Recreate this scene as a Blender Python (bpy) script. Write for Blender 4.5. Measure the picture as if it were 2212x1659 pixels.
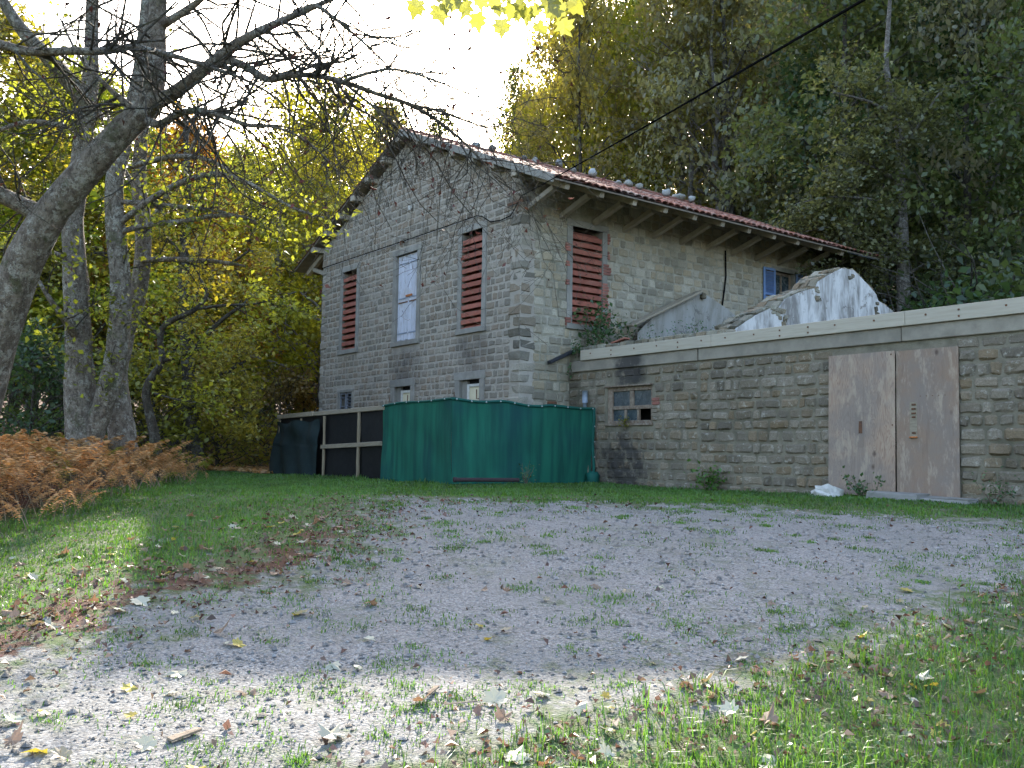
import bpy, math, random
import numpy as np
from mathutils import Vector, Matrix

for o in list(bpy.data.objects):
    bpy.data.objects.remove(o)
SC = bpy.context.scene
COL = SC.collection
rng = np.random.default_rng(7)
random.seed(7)

# ------------------------------------------------------------------ camera
YAW, PITCH, ROLL, FPX = math.radians(52.987), math.radians(4.357), math.radians(0.872), 927.38
F = np.array([-math.sin(YAW) * math.cos(PITCH), math.cos(YAW) * math.cos(PITCH), math.sin(PITCH)])
_r = np.array([math.cos(YAW), math.sin(YAW), 0.0]); _u = np.cross(_r, F)
R = math.cos(ROLL) * _r + math.sin(ROLL) * _u
U = -math.sin(ROLL) * _r + math.cos(ROLL) * _u
cam = bpy.data.cameras.new('camera')
cam.sensor_width = 36.0
cam.lens = FPX / 1024 * 36.0
cam.clip_start = 0.05
cam.clip_end = 2000
cam_o = bpy.data.objects.new('camera', cam)
COL.objects.link(cam_o)
cam_o.matrix_world = Matrix(((R[0], U[0], -F[0], 0), (R[1], U[1], -F[1], 0), (R[2], U[2], -F[2], 0), (0, 0, 0, 1)))
SC.camera = cam_o

# ------------------------------------------------------------------ sky, sun, exposure
SUN_EL = math.radians(28.0)
SUN_H = np.array([F[0], F[1]]) / np.hypot(F[0], F[1])
_a = math.radians(2.0)
SUN_H = np.array([SUN_H[0] * math.cos(_a) - SUN_H[1] * math.sin(_a), SUN_H[0] * math.sin(_a) + SUN_H[1] * math.cos(_a)])
world = bpy.data.worlds.new('World')
SC.world = world
world.use_nodes = True
wn = world.node_tree.nodes
sky = wn.new('ShaderNodeTexSky')
sky.sky_type = 'NISHITA'
sky.sun_disc = False
sky.sun_elevation = SUN_EL
sky.sun_rotation = math.atan2(SUN_H[0], SUN_H[1])
sky.dust_density = 3.2
sky.air_density = 1.0
wn['Background'].inputs['Strength'].default_value = 0.15
world.node_tree.links.new(sky.outputs['Color'], wn['Background'].inputs['Color'])
sun = bpy.data.lights.new('sun', 'SUN')
sun.energy = 3.2
sun.angle = math.radians(0.55)
sun.color = (1.0, 0.92, 0.80)
sun_o = bpy.data.objects.new('sun', sun)
COL.objects.link(sun_o)
sdir = Vector((SUN_H[0] * math.cos(SUN_EL), SUN_H[1] * math.cos(SUN_EL), math.sin(SUN_EL)))
sun_o.rotation_euler = sdir.to_track_quat('Z', 'Y').to_euler()
SC.view_settings.view_transform = 'Standard'
SC.view_settings.look = 'None'
SC.view_settings.exposure = 2.5
SC.view_settings.gamma = 1.0
SC.view_settings.use_curve_mapping = False
cy = SC.cycles
cy.max_bounces = 6
cy.diffuse_bounces = 3
cy.glossy_bounces = 2
cy.transmission_bounces = 4
cy.transparent_max_bounces = 6
cy.use_adaptive_sampling = True
cy.adaptive_threshold = 0.015
cy.use_denoising = True
cy.caustics_reflective = False
cy.caustics_refractive = False
cy.sample_clamp_indirect = 6.0

# ------------------------------------------------------------------ helpers
DISP = 2212 / 1024.0      # measurements on the photograph were taken on a 2212 px wide copy


def ray(px, py):
    return F + R * ((px / DISP - 512) / FPX) - U * ((py / DISP - 384) / FPX)


def P(px, py, d):
    return ray(px, py) * d


def sd(x, y):
    """right offset and depth of a ground point"""
    return 0.6032 * x + 0.7976 * y, -0.7976 * x + 0.6032 * y


def xy(s, d):
    return 0.6032 * s - 0.7976 * d, 0.7976 * s + 0.6032 * d


def softplus(a, k=2.0):
    a = np.asarray(a, float)
    return np.where(a > 20, a, np.log1p(np.exp(np.clip(a / k, -30, 30))) * k)


def hnoise(x, y, s, seed=0):
    """cheap smooth noise"""
    x = np.asarray(x, float) / s; y = np.asarray(y, float) / s
    return (np.sin(1.7 * x + 2.3 * y + seed) + np.sin(-2.9 * x + 1.3 * y + 1.3 * seed + 1) + np.sin(4.1 * x + 3.7 * y + 2 * seed) * 0.5
            + np.sin(7.3 * x - 5.1 * y + 3 * seed) * 0.35 + np.sin(-3.3 * x - 8.7 * y + seed) * 0.3) / 3.15


def gz(x, y):
    x = np.asarray(x, float); y = np.asarray(y, float)
    s, d = sd(x, y)
    t = np.clip((d - 1.5) / 12.0, 0, 1)
    z = -1.62 + 1.0 * (0.5 * t + 0.5 * t * t * (3 - 2 * t))
    z = z + 0.03 * hnoise(x, y, 2.3) + 0.012 * hnoise(x, y, 0.6, 4)
    left = np.clip((-s - 5.2) / 4, 0, 1) * np.clip((d - 3) / 6, 0, 1) * np.clip((34 - d) / 10, 0, 1)
    z = z + left * 0.12
    hill = 0.46 * softplus(y - 28.0) + 0.16 * softplus(d - 36.0) * np.clip((10 - s) / 25, 0.15, 1.0)
    hill = np.where(hill < 0.02, 0, hill)
    z = z + np.minimum(hill, 38) * (1 + 0.06 * hnoise(x, y, 9.0, 2))
    rightbank = np.clip((s - 2.2) / 5, 0, 1) * np.clip((9 - d) / 5, 0, 1)
    return z + rightbank * 0.10


def pix2ground(px, py):
    q = ray(px, py)
    t = 6.0
    for i in range(60):
        g = float(gz(q[0] * t, q[1] * t))
        if q[2] >= -1e-4:
            break
        t2 = g / q[2]
        t = 0.6 * t + 0.4 * t2
    return np.array([q[0] * t, q[1] * t, float(gz(q[0] * t, q[1] * t))])


def in_poly(x, y, poly):
    x = np.asarray(x, float); y = np.asarray(y, float)
    ins = np.zeros(x.shape, bool)
    n = len(poly)
    for i in range(n):
        x0, y0 = poly[i]; x1, y1 = poly[(i + 1) % n]
        if y0 == y1:
            continue
        c = ((y0 > y) != (y1 > y)) & (x < (x1 - x0) * (y - y0) / (y1 - y0) + x0)
        ins ^= c
    return ins


def poly_dist(x, y, poly):
    x = np.asarray(x, float); y = np.asarray(y, float)
    best = np.full(x.shape, 1e9)
    n = len(poly)
    for i in range(n):
        x0, y0 = poly[i]; x1, y1 = poly[(i + 1) % n]
        dx, dy = x1 - x0, y1 - y0
        t = np.clip(((x - x0) * dx + (y - y0) * dy) / (dx * dx + dy * dy + 1e-12), 0, 1)
        best = np.minimum(best, np.hypot(x - x0 - t * dx, y - y0 - t * dy))
    return np.where(in_poly(x, y, poly), best, -best)


def tag(o, label=None, cat=None, group=None, kind=None):
    if label: o['label'] = label
    if cat: o['category'] = cat
    if group: o['group'] = group
    if kind: o['kind'] = kind
    return o


def empty(name, loc=(0, 0, 0), rz=0, label=None, cat=None, group=None, kind=None):
    o = bpy.data.objects.new(name, None)
    COL.objects.link(o)
    o.location = loc
    o.rotation_euler = (0, 0, rz)
    o.empty_display_size = 0.2
    return tag(o, label, cat, group, kind)


def mk(name, V, Fc, mat, parent=None, tint=None, smooth=False, attrs=None):
    """one mesh object from vertices and faces (numpy (n,k) array or list of tuples)"""
    me = bpy.data.meshes.new(name)
    V = np.asarray(V, np.float32)
    if isinstance(Fc, np.ndarray):
        n, k = Fc.shape
        me.vertices.add(len(V))
        me.vertices.foreach_set('co', V.ravel())
        me.loops.add(n * k)
        me.loops.foreach_set('vertex_index', Fc.astype(np.int32).ravel())
        me.polygons.add(n)
        me.polygons.foreach_set('loop_start', np.arange(0, n * k, k, dtype=np.int32))
        me.update(calc_edges=True)
    else:
        me.from_pydata(V.tolist(), [], [tuple(int(i) for i in f) for f in Fc])
        me.update()
    if tint is not None:
        a = me.attributes.new('tint', 'FLOAT', 'FACE')
        t = np.asarray(tint, np.float32)
        if t.ndim == 0:
            t = np.full(len(me.polygons), float(t), np.float32)
        a.data.foreach_set('value', t)
    if attrs:
        for k2, val in attrs.items():
            a = me.attributes.new(k2, 'FLOAT', 'POINT')
            a.data.foreach_set('value', np.asarray(val, np.float32))
    if smooth:
        me.polygons.foreach_set('use_smooth', np.ones(len(me.polygons), bool))
    if mat is not None:
        me.materials.append(mat)
    o = bpy.data.objects.new(name, me)
    COL.objects.link(o)
    if parent is not None:
        o.parent = parent
        if parent.parent is None and parent.type == 'EMPTY' or parent.type == 'EMPTY':
            o.matrix_parent_inverse = Matrix.Identity(4)
    return o


class MB:
    def __init__(s):
        s.v = []; s.f = []; s.t = []; s.n = 0

    def add(s, v, f, t=0.5):
        v = np.asarray(v, float)
        s.v.append(v)
        for q in f:
            s.f.append(tuple(i + s.n for i in q)); s.t.append(t)
        s.n += len(v)
        return s

    def box(s, x0, x1, y0, y1, z0, z1, t=0.5, ch=0.0):
        c = np.array([(x0 + x1) / 2, (y0 + y1) / 2, (z0 + z1) / 2])
        return s.obox(c, np.eye(3), np.array([x1 - x0, y1 - y0, z1 - z0]) / 2, t, ch)

    def obox(s, c, ax, h, t=0.5, ch=0.0, jit=0.0):
        """oriented box; ax rows are the axes, h half sizes, ch chamfer"""
        c = np.asarray(c, float); ax = np.asarray(ax, float); h = np.abs(np.asarray(h, float))
        if ch <= 0:
            L = np.array([(sx, sy, sz) for sx in (-1, 1) for sy in (-1, 1) for sz in (-1, 1)], float) * h
            fc = [(0, 1, 3, 2), (4, 6, 7, 5), (0, 4, 5, 1), (2, 3, 7, 6), (0, 2, 6, 4), (1, 5, 7, 3)]
        else:
            ch = min(ch, 0.45 * h.min())
            L = []; idx = {}
            for sx in (-1, 1):
                for sy in (-1, 1):
                    for sz in (-1, 1):
                        sg = np.array([sx, sy, sz], float)
                        for a in range(3):
                            q = sg * (h - ch); q[a] = sg[a] * h[a]
                            idx[(sx, sy, sz, a)] = len(L); L.append(q)
            L = np.array(L)
            fc = []
            def I(a, sg): return idx[(sg[0], sg[1], sg[2], a)]
            for a in range(3):
                b, c2 = (a + 1) % 3, (a + 2) % 3
                for sa in (-1, 1):
                    o = []
                    for sb, sc in ((-1, -1), (1, -1), (1, 1), (-1, 1)):
                        sg = [0, 0, 0]; sg[a] = sa; sg[b] = sb; sg[c2] = sc
                        o.append(I(a, sg))
                    fc.append(tuple(o if sa > 0 else o[::-1]))
                for sb in (-1, 1):
                    for sc in (-1, 1):
                        lo = [0, 0, 0]; hi = [0, 0, 0]
                        lo[a] = -1; hi[a] = 1
                        for q in (lo, hi): q[b] = sb; q[c2] = sc
                        o = [I(b, lo), I(b, hi), I(c2, hi), I(c2, lo)]
                        fc.append(tuple(o if sb * sc > 0 else o[::-1]))
            for sx in (-1, 1):
                for sy in (-1, 1):
                    for sz in (-1, 1):
                        o = [I(0, (sx, sy, sz)), I(1, (sx, sy, sz)), I(2, (sx, sy, sz))]
                        fc.append(tuple(o if sx * sy * sz > 0 else o[::-1]))
        if jit:
            L = L + rng.normal(0, jit, L.shape)
        return s.add(c + L @ ax, fc, t)

    def bar(s, a, b, w, h, t=0.5, up=(0, 0, 1), ch=0.0, jit=0.0):
        a = np.asarray(a, float); b = np.asarray(b, float)
        d = b - a; L = np.linalg.norm(d); d = d / L
        x = np.cross(d, up); x /= np.linalg.norm(x); z = np.cross(x, d)
        return s.obox((a + b) / 2, np.array([d, x, z]), (L / 2, w / 2, h / 2), t, ch, jit)

    def tube(s, pts, rad, seg=6, t=0.5, cap=True):
        v, f = tube_arrays(pts, rad, seg, cap)
        return s.add(v, f, t)

    def build(s, name, mat, parent=None, smooth=False, kind=None):
        o = mk(name, np.concatenate(s.v), s.f, mat, parent, tint=np.array(s.t), smooth=smooth)
        if kind: o['kind'] = kind
        return o


def tube_arrays(pts, rad, seg=6, cap=True, rough=0.0):
    pts = np.asarray(pts, float); n = len(pts)
    rad = np.broadcast_to(np.asarray(rad, float), (n,))
    tg = np.gradient(pts, axis=0)
    tg /= (np.linalg.norm(tg, axis=1)[:, None] + 1e-9)
    ref = np.array([0.31, 0.22, 0.92]) if abs(tg[0][2]) < 0.9 else np.array([1.0, 0.1, 0.0])
    x = np.cross(tg, ref); x /= (np.linalg.norm(x, axis=1)[:, None] + 1e-9)
    y = np.cross(tg, x)
    a = np.linspace(0, 2 * math.pi, seg, endpoint=False)
    rr = rad[:, None, None] * np.ones((n, seg, 1))
    if rough:
        rr = rr * (1 + rng.normal(0, rough, (n, seg, 1)))
    V = pts[:, None, :] + rr * (x[:, None, :] * np.cos(a)[None, :, None] + y[:, None, :] * np.sin(a)[None, :, None])
    V = V.reshape(-1, 3)
    f = []
    for i in range(n - 1):
        for j in range(seg):
            k = (j + 1) % seg
            f.append((i * seg + j, i * seg + k, (i + 1) * seg + k, (i + 1) * seg + j))
    if cap:
        f.append(tuple(range(seg)))
        f.append(tuple((n - 1) * seg + j for j in range(seg))[::-1])
    return V, f


def copy_tree(o, parent=None):
    c = o.copy()
    COL.objects.link(c)
    c.parent = parent
    for ch in list(o.children):
        copy_tree(ch, c)
    return c


# ------------------------------------------------------------------ materials
class NT:
    def __init__(s, name):
        s.m = bpy.data.materials.new(name)
        s.m.use_nodes = True
        s.t = s.m.node_tree
        s.b = s.t.nodes.get('Principled BSDF')
        s.out = s.t.nodes.get('Material Output')
        s._pos = None

    def n(s, typ, **kw):
        nd = s.t.nodes.new(typ)
        for k, v in kw.items():
            setattr(nd, k, v)
        return nd

    def l(s, a, b):
        s.t.links.new(a, b)

    def pos(s, scale=(1, 1, 1), local=False):
        if local:
            g = s.n('ShaderNodeTexCoord').outputs['Object']
        else:
            if s._pos is None:
                s._pos = s.n('ShaderNodeNewGeometry').outputs['Position']
            g = s._pos
        if tuple(scale) == (1, 1, 1):
            return g
        mp = s.n('ShaderNodeMapping')
        mp.inputs['Scale'].default_value = scale
        s.l(g, mp.inputs['Vector'])
        return mp.outputs['Vector']

    def noise(s, scale, detail=4, rough=0.6, vec=None, local=False, dist=0.0):
        nd = s.n('ShaderNodeTexNoise')
        nd.inputs['Scale'].default_value = scale
        nd.inputs['Detail'].default_value = min(detail, 4)
        nd.inputs['Roughness'].default_value = rough
        nd.inputs['Distortion'].default_value = dist
        s.l(vec if vec is not None else s.pos(local=local), nd.inputs['Vector'])
        return nd.outputs['Fac']

    def voro(s, scale, feature='F1', out='Distance', vec=None):
        nd = s.n('ShaderNodeTexVoronoi', feature=feature)
        nd.inputs['Scale'].default_value = scale
        s.l(vec if vec is not None else s.pos(), nd.inputs['Vector'])
        return nd.outputs[out]

    def rng(s, val, a, b, c=0.0, d=1.0):
        nd = s.n('ShaderNodeMapRange')
        s.l(val, nd.inputs['Value'])
        for k, v in (('From Min', a), ('From Max', b), ('To Min', c), ('To Max', d)):
            nd.inputs[k].default_value = v
        return nd.outputs['Result']

    def mix(s, fac, a, b, blend='MIX'):
        nd = s.n('ShaderNodeMix', data_type='RGBA', blend_type=blend)
        for sock, val in ((nd.inputs['Factor'], fac), (nd.inputs['A'], a), (nd.inputs['B'], b)):
            if isinstance(val, bpy.types.NodeSocket):
                s.l(val, sock)
            elif isinstance(val, (int, float)):
                sock.default_value = val
            else:
                sock.default_value = (*val, 1.0)
        return nd.outputs['Result']

    def math(s, op, a, b=None):
        nd = s.n('ShaderNodeMath', operation=op)
        for i, v in enumerate((a, b)):
            if v is None: continue
            if isinstance(v, bpy.types.NodeSocket): s.l(v, nd.inputs[i])
            else: nd.inputs[i].default_value = v
        return nd.outputs['Value']

    def attr(s, name):
        return s.n('ShaderNodeAttribute', attribute_name=name).outputs['Fac']

    def tint(s, col, lo=0.65, hi=1.35, warm=None, wamt=0.5):
        t = s.attr('tint')
        v = s.rng(t, 0, 1, lo, hi)
        cmb = s.n('ShaderNodeCombineColor')
        for i in range(3): s.l(v, cmb.inputs[i])
        c = s.mix(1.0, col, cmb.outputs['Color'], 'MULTIPLY')
        if warm is not None:
            w = s.math('FRACT', s.math('MULTIPLY', t, 17.3))
            c = s.mix(s.rng(w, 0.35, 1.0, 0, wamt), c, warm)
        return c

    def bump(s, h, strength=0.5, dist=0.02, prev=None):
        b = s.n('ShaderNodeBump')
        b.inputs['Strength'].default_value = strength
        b.inputs['Distance'].default_value = dist
        s.l(h, b.inputs['Height'])
        if prev is not None: s.l(prev, b.inputs['Normal'])
        return b.outputs['Normal']

    def done(s, col, rough=0.9, normal=None, spec=0.3, metal=0.0):
        if isinstance(col, bpy.types.NodeSocket): s.l(col, s.b.inputs['Base Color'])
        else: s.b.inputs['Base Color'].default_value = (*col, 1)
        if isinstance(rough, bpy.types.NodeSocket): s.l(rough, s.b.inputs['Roughness'])
        else: s.b.inputs['Roughness'].default_value = rough
        s.b.inputs['Specular IOR Level'].default_value = spec
        s.b.inputs['Metallic'].default_value = metal
        if normal is not None: s.l(normal, s.b.inputs['Normal'])
        return s.m


def stone_mat(name, base, warm, lichen, dark, licamt=0.35, stain=None, lo=0.45, hi=1.5):
    t = NT(name)
    c = t.tint(base, lo, hi, warm, 0.8)
    c = t.mix(t.rng(t.noise(38, 5, 0.75), 0.42, 0.7, 0, 0.55), c, dark)
    c = t.mix(t.rng(t.noise(9, 5, 0.7), 0.56, 0.72, 0, licamt), c, lichen)
    c = t.mix(t.rng(t.noise(0.9, 3, 0.6), 0.5, 0.75, 0, 0.4), c, dark)
    if stain:
        c = stain(t, c)
    h = t.noise(22, 6, 0.75)
    return t.done(c, 0.95, t.bump(h, 0.9, 0.02), 0.15)


def annex_stain(t, c):
    """sooty damp streaks round and below the small window (X about -14.6)"""
    g = t.n('ShaderNodeSeparateXYZ'); t.l(t.pos(), g.inputs[0])
    x = g.outputs['X']; z = g.outputs['Z']
    a = t.math('SUBTRACT', 1.0, t.math('ABSOLUTE', t.math('DIVIDE', t.math('ADD', x, 14.55), 1.15)))
    lowz = t.rng(z, 0.75, 0.1, 0, 1)
    highz = t.math('MULTIPLY', t.rng(z, 1.5, 1.6, 0, 1), t.rng(t.math('ABSOLUTE', t.math('ADD', x, 14.35)), 0.55, 0.2, 0, 1))
    k = t.math('ADD', t.math('MULTIPLY', t.math('MAXIMUM', a, 0.0), lowz), highz)
    k = t.math('MULTIPLY', k, t.rng(t.noise(3.0, 5, 0.7), 0.3, 0.62, 0, 1.6))
    return t.mix(t.rng(k, 0.1, 0.8, 0, 0.8), c, (0.035, 0.032, 0.033))


def gable_stain(t, c):
    g = t.n('ShaderNodeSeparateXYZ'); t.l(t.pos(), g.inputs[0])
    x = g.outputs['X']; z = g.outputs['Z']
    k = None
    for x0, w in ((-18.3, 0.9), (-21.4, 1.0)):
        a = t.rng(t.math('ABSOLUTE', t.math('SUBTRACT', x, x0)), w, w * 0.4, 0, 1)
        k = a if k is None else t.math('MAXIMUM', k, a)
    k = t.math('MULTIPLY', k, t.math('MULTIPLY', t.rng(z, 3.0, 2.7, 0, 1), t.rng(z, 1.0, 1.8, 0, 1)))
    k = t.math('MULTIPLY', k, t.rng(t.noise(2.2, 4, 0.7), 0.3, 0.6, 0.2, 1))
    return t.mix(t.rng(k, 0.1, 1, 0, 0.6), c, (0.07, 0.06, 0.055))


MAT = {}
MAT['stone_gable'] = stone_mat('gable_stone', (0.275, 0.238, 0.19), (0.27, 0.20, 0.14), (0.40, 0.37, 0.32), (0.14, 0.12, 0.095), 0.35, gable_stain, 0.66, 1.28)
MAT['stone_side'] = stone_mat('side_stone', (0.335, 0.298, 0.232), (0.37, 0.285, 0.175), (0.50, 0.47, 0.39), (0.17, 0.145, 0.10), 0.4, None, 0.6, 1.35)
MAT['stone_annex'] = stone_mat('annex_stone', (0.225, 0.188, 0.142), (0.24, 0.17, 0.10), (0.46, 0.43, 0.36), (0.075, 0.064, 0.046), 0.75, annex_stain, 0.6, 1.32)
MAT['stone_quoin'] = stone_mat('quoin_stone', (0.285, 0.25, 0.195), (0.27, 0.20, 0.135), (0.36, 0.36, 0.33), (0.10, 0.095, 0.08), 0.35)
MAT['rubble'] = stone_mat('rubble_stone', (0.22, 0.20, 0.15), (0.25, 0.17, 0.10), (0.42, 0.42, 0.36), (0.08, 0.075, 0.05), 0.6)
MAT['roof_stone'] = stone_mat('lichen_stone', (0.33, 0.33, 0.31), (0.30, 0.28, 0.22), (0.55, 0.57, 0.55), (0.14, 0.14, 0.13), 0.7)


def plain(name, base, var, vs=3.0, rough=0.85, bs=30, bstr=0.4, bd=0.01, spec=0.25, tl=0.75, th=1.25, var2=None, v2s=0.7, metal=0.0, stretch=None, fx=None):
    t = NT(name)
    vec = t.pos(stretch) if stretch else None
    c = t.tint(base, tl, th)
    c = t.mix(t.rng(t.noise(vs, 5, 0.65, vec), 0.4, 0.68, 0, 0.85), c, var)
    if var2:
        c = t.mix(t.rng(t.noise(v2s, 4, 0.65), 0.48, 0.68, 0, 0.8), c, var2)
    if fx: c = fx(t, c)
    return t.done(c, rough, t.bump(t.noise(bs, 5, 0.7, vec), bstr, bd), spec, metal)


MAT['mortar_gable'] = plain('gable_mortar', (0.385, 0.34, 0.28), (0.30, 0.26, 0.215), 7, 0.95, 40, 0.8, 0.02, var2=(0.31, 0.27, 0.22), v2s=0.8, fx=gable_stain)
MAT['mortar_side'] = plain('side_mortar', (0.37, 0.335, 0.265), (0.235, 0.205, 0.145), 5, 0.95, 40, 0.8, 0.02, var2=(0.16, 0.15, 0.105), v2s=0.9)
MAT['mortar_annex'] = plain('annex_mortar', (0.24, 0.21, 0.155), (0.15, 0.128, 0.09), 5, 0.95, 40, 0.9, 0.02, var2=(0.09, 0.082, 0.055), v2s=0.9, fx=annex_stain)
MAT['concrete'] = plain('weathered_concrete', (0.27, 0.25, 0.215), (0.19, 0.17, 0.145), 4, 0.9, 45, 0.5, 0.01, var2=(0.16, 0.15, 0.13))
MAT['band'] = plain('concrete_band', (0.30, 0.262, 0.205), (0.20, 0.172, 0.135), 3, 0.9, 45, 0.5, 0.01, var2=(0.17, 0.15, 0.12), v2s=0.9, fx=annex_stain)
MAT['rafter'] = plain('rafter_concrete', (0.34, 0.29, 0.225), (0.25, 0.21, 0.155), 4, 0.9, 40, 0.4, 0.01)
MAT['terracotta'] = plain('terracotta', (0.30, 0.098, 0.065), (0.20, 0.07, 0.052), 5, 0.8, 40, 0.3, 0.01, var2=(0.32, 0.14, 0.10), v2s=2)
MAT['brick'] = plain('red_brick', (0.29, 0.115, 0.085), (0.20, 0.095, 0.075), 9, 0.9, 50, 0.7, 0.01)
MAT['tile'] = plain('roof_tile', (0.29, 0.105, 0.065), (0.17, 0.085, 0.065), 4, 0.85, 40, 0.4, 0.01, tl=0.55, th=1.35, var2=(0.29, 0.24, 0.20), v2s=1.6)
MAT['coping'] = plain('coping_board', (0.44, 0.385, 0.30), (0.36, 0.31, 0.235), 3, 0.85, 60, 0.3, 0.005, stretch=(0.6, 6, 9))
MAT['old_wood'] = plain('old_grey_wood', (0.32, 0.265, 0.19), (0.20, 0.165, 0.12), 6, 0.9, 50, 0.5, 0.005, stretch=(1, 8, 8))
MAT['post_wood'] = plain('post_wood', (0.33, 0.26, 0.175), (0.22, 0.175, 0.12), 6, 0.9, 50, 0.5, 0.005, stretch=(8, 8, 1))
MAT['window_wood'] = plain('window_wood', (0.17, 0.12, 0.085), (0.30, 0.25, 0.195), 14, 0.9, 60, 0.6, 0.005)
MAT['black_net'] = plain('black_shade_net', (0.010, 0.0095, 0.0095), (0.016, 0.015, 0.014), 9, 0.8, 200, 0.4, 0.003)
MAT['dark_cloth'] = plain('dark_green_cloth', (0.013, 0.023, 0.024), (0.020, 0.034, 0.034), 4, 0.85, 180, 0.4, 0.003)
MAT['iron'] = plain('rusty_iron', (0.16, 0.075, 0.04), (0.07, 0.045, 0.035), 25, 0.8, 60, 0.5, 0.004)
MAT['pipe_dark'] = plain('dark_rusty_pipe', (0.05, 0.032, 0.032), (0.03, 0.022, 0.022), 15, 0.8, 60, 0.4, 0.004)
MAT['rust_bright'] = plain('orange_rust', (0.42, 0.15, 0.05), (0.22, 0.075, 0.035), 25, 0.85, 60, 0.5, 0.004)
MAT['grey_paint'] = plain('grey_painted_metal', (0.27, 0.31, 0.37), (0.19, 0.21, 0.24), 8, 0.6, 60, 0.2, 0.004)
MAT['black_plastic'] = plain('black_gutter', (0.02, 0.021, 0.025), (0.035, 0.035, 0.04), 10, 0.5, 60, 0.2, 0.004)
MAT['cable'] = plain('cable_rubber', (0.006, 0.006, 0.0065), (0.009, 0.009, 0.009), 10, 0.9, 90, 0.0, 0.003, spec=0.0)
MAT['eyelet'] = plain('eyelet_metal', (0.55, 0.58, 0.57), (0.4, 0.42, 0.42), 20, 0.4, 60, 0.1, 0.001, metal=0.6)
MAT['hem'] = plain('green_hem', (0.008, 0.088, 0.066), (0.007, 0.066, 0.055), 6, 0.7, 120, 0.3, 0.003)
MAT['white_stone'] = plain('white_rock', (0.52, 0.50, 0.46), (0.38, 0.36, 0.32), 9, 0.9, 30, 0.7, 0.02)
MAT['slab'] = plain('concrete_slab', (0.27, 0.255, 0.23), (0.18, 0.175, 0.15), 8, 0.95, 40, 0.8, 0.01)
MAT['dark'] = plain('interior_shade_black', (0.012, 0.011, 0.010), (0.018, 0.016, 0.014), 5, 0.95, 20, 0.1, 0.01)  # near-black colour standing in for the unlit inside of the buildings
MAT['soil'] = plain('rubble_soil', (0.14, 0.12, 0.085), (0.075, 0.085, 0.04), 2.5, 0.95, 25, 0.9, 0.03, var2=(0.20, 0.18, 0.14), v2s=2)
MAT['soffit'] = plain('soffit_slab', (0.20, 0.165, 0.125), (0.13, 0.105, 0.08), 4, 0.9, 40, 0.4, 0.01)
MAT['stick'] = plain('dead_wood', (0.22, 0.17, 0.12), (0.12, 0.09, 0.065), 12, 0.95, 60, 0.6, 0.004)
MAT['white_frame'] = plain('white_window_paint', (0.56, 0.53, 0.48), (0.40, 0.37, 0.32), 18, 0.7, 60, 0.4, 0.003)
MAT['curtain'] = plain('cream_curtain', (0.60, 0.52, 0.36), (0.52, 0.44, 0.30), 4, 0.9, 30, 0.2, 0.004)


def mat_tarp():
    t = NT('green_tarp')
    vec = t.pos((3.2, 3.2, 0.35))
    c = t.mix(t.rng(t.noise(1.6, 3, 0.55, vec), 0.38, 0.62), (0.009, 0.080, 0.060), (0.014, 0.138, 0.088))
    c = t.mix(t.rng(t.noise(0.9, 2, 0.5), 0.5, 0.7, 0, 0.5), c, (0.010, 0.052, 0.068))
    nrm = t.bump(t.noise(160, 2, 0.5), 0.35, 0.003)
    m = t.done(c, 0.75, nrm, 0.3)
    tr = t.n('ShaderNodeBsdfTranslucent'); t.l(c, tr.inputs['Color'])
    mx = t.n('ShaderNodeMixShader'); mx.inputs[0].default_value = 0.22
    t.l(t.b.outputs[0], mx.inputs[1]); t.l(tr.outputs[0], mx.inputs[2]); t.l(mx.outputs[0], t.out.inputs['Surface'])
    return m


def mat_ply():
    t = NT('plywood')
    base = t.tint((0.34, 0.24, 0.17), 0.6, 1.4)
    g = t.pos((4.5, 1, 0.8))
    warp = t.noise(0.9, 3, 0.6, g, dist=0.8)
    rings = t.math('FRACT', t.math('MULTIPLY', warp, 22.0))
    c = t.mix(t.rng(t.math('ABSOLUTE', t.math('SUBTRACT', rings, 0.5)), 0.2, 0.48, 0, 0.8), base, (0.25, 0.16, 0.115))
    c = t.mix(t.rng(t.noise(1.4, 4, 0.65), 0.40, 0.62, 0, 0.7), c, (0.215, 0.18, 0.155))
    c = t.mix(t.rng(t.noise(2.6, 5, 0.75, t.pos((2.5, 1, 0.8))), 0.52, 0.66, 0, 0.6), c, (0.43, 0.34, 0.25))
    c = t.mix(t.rng(t.noise(1.8, 5, 0.75, t.pos((3.5, 1, 0.5))), 0.56, 0.68, 0, 0.55), c, (0.19, 0.13, 0.10))
    c = t.mix(t.rng(t.voro(2.3, vec=t.pos((1, 1, 0.7))), 0.10, 0.03, 0, 0.85), c, (0.10, 0.065, 0.05))
    return t.done(c, 0.85, t.bump(t.noise(18, 5, 0.7, g), 0.35, 0.006), 0.25)


def mat_peel(name, paint, wood, amt=0.55):
    t = NT(name)
    c = t.tint(paint, 0.88, 1.1)
    g = t.pos((9, 9, 0.9))
    c = t.mix(t.rng(t.noise(3.2, 6, 0.75, g), amt, amt + 0.12, 0, 0.9), c, wood)
    c = t.mix(t.rng(t.noise(1.3, 4, 0.7), 0.55, 0.72, 0, 0.45), c, (0.33, 0.27, 0.21))
    return t.done(c, 0.75, t.bump(t.noise(4, 6, 0.75, g), 0.4, 0.004), 0.3)


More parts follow.
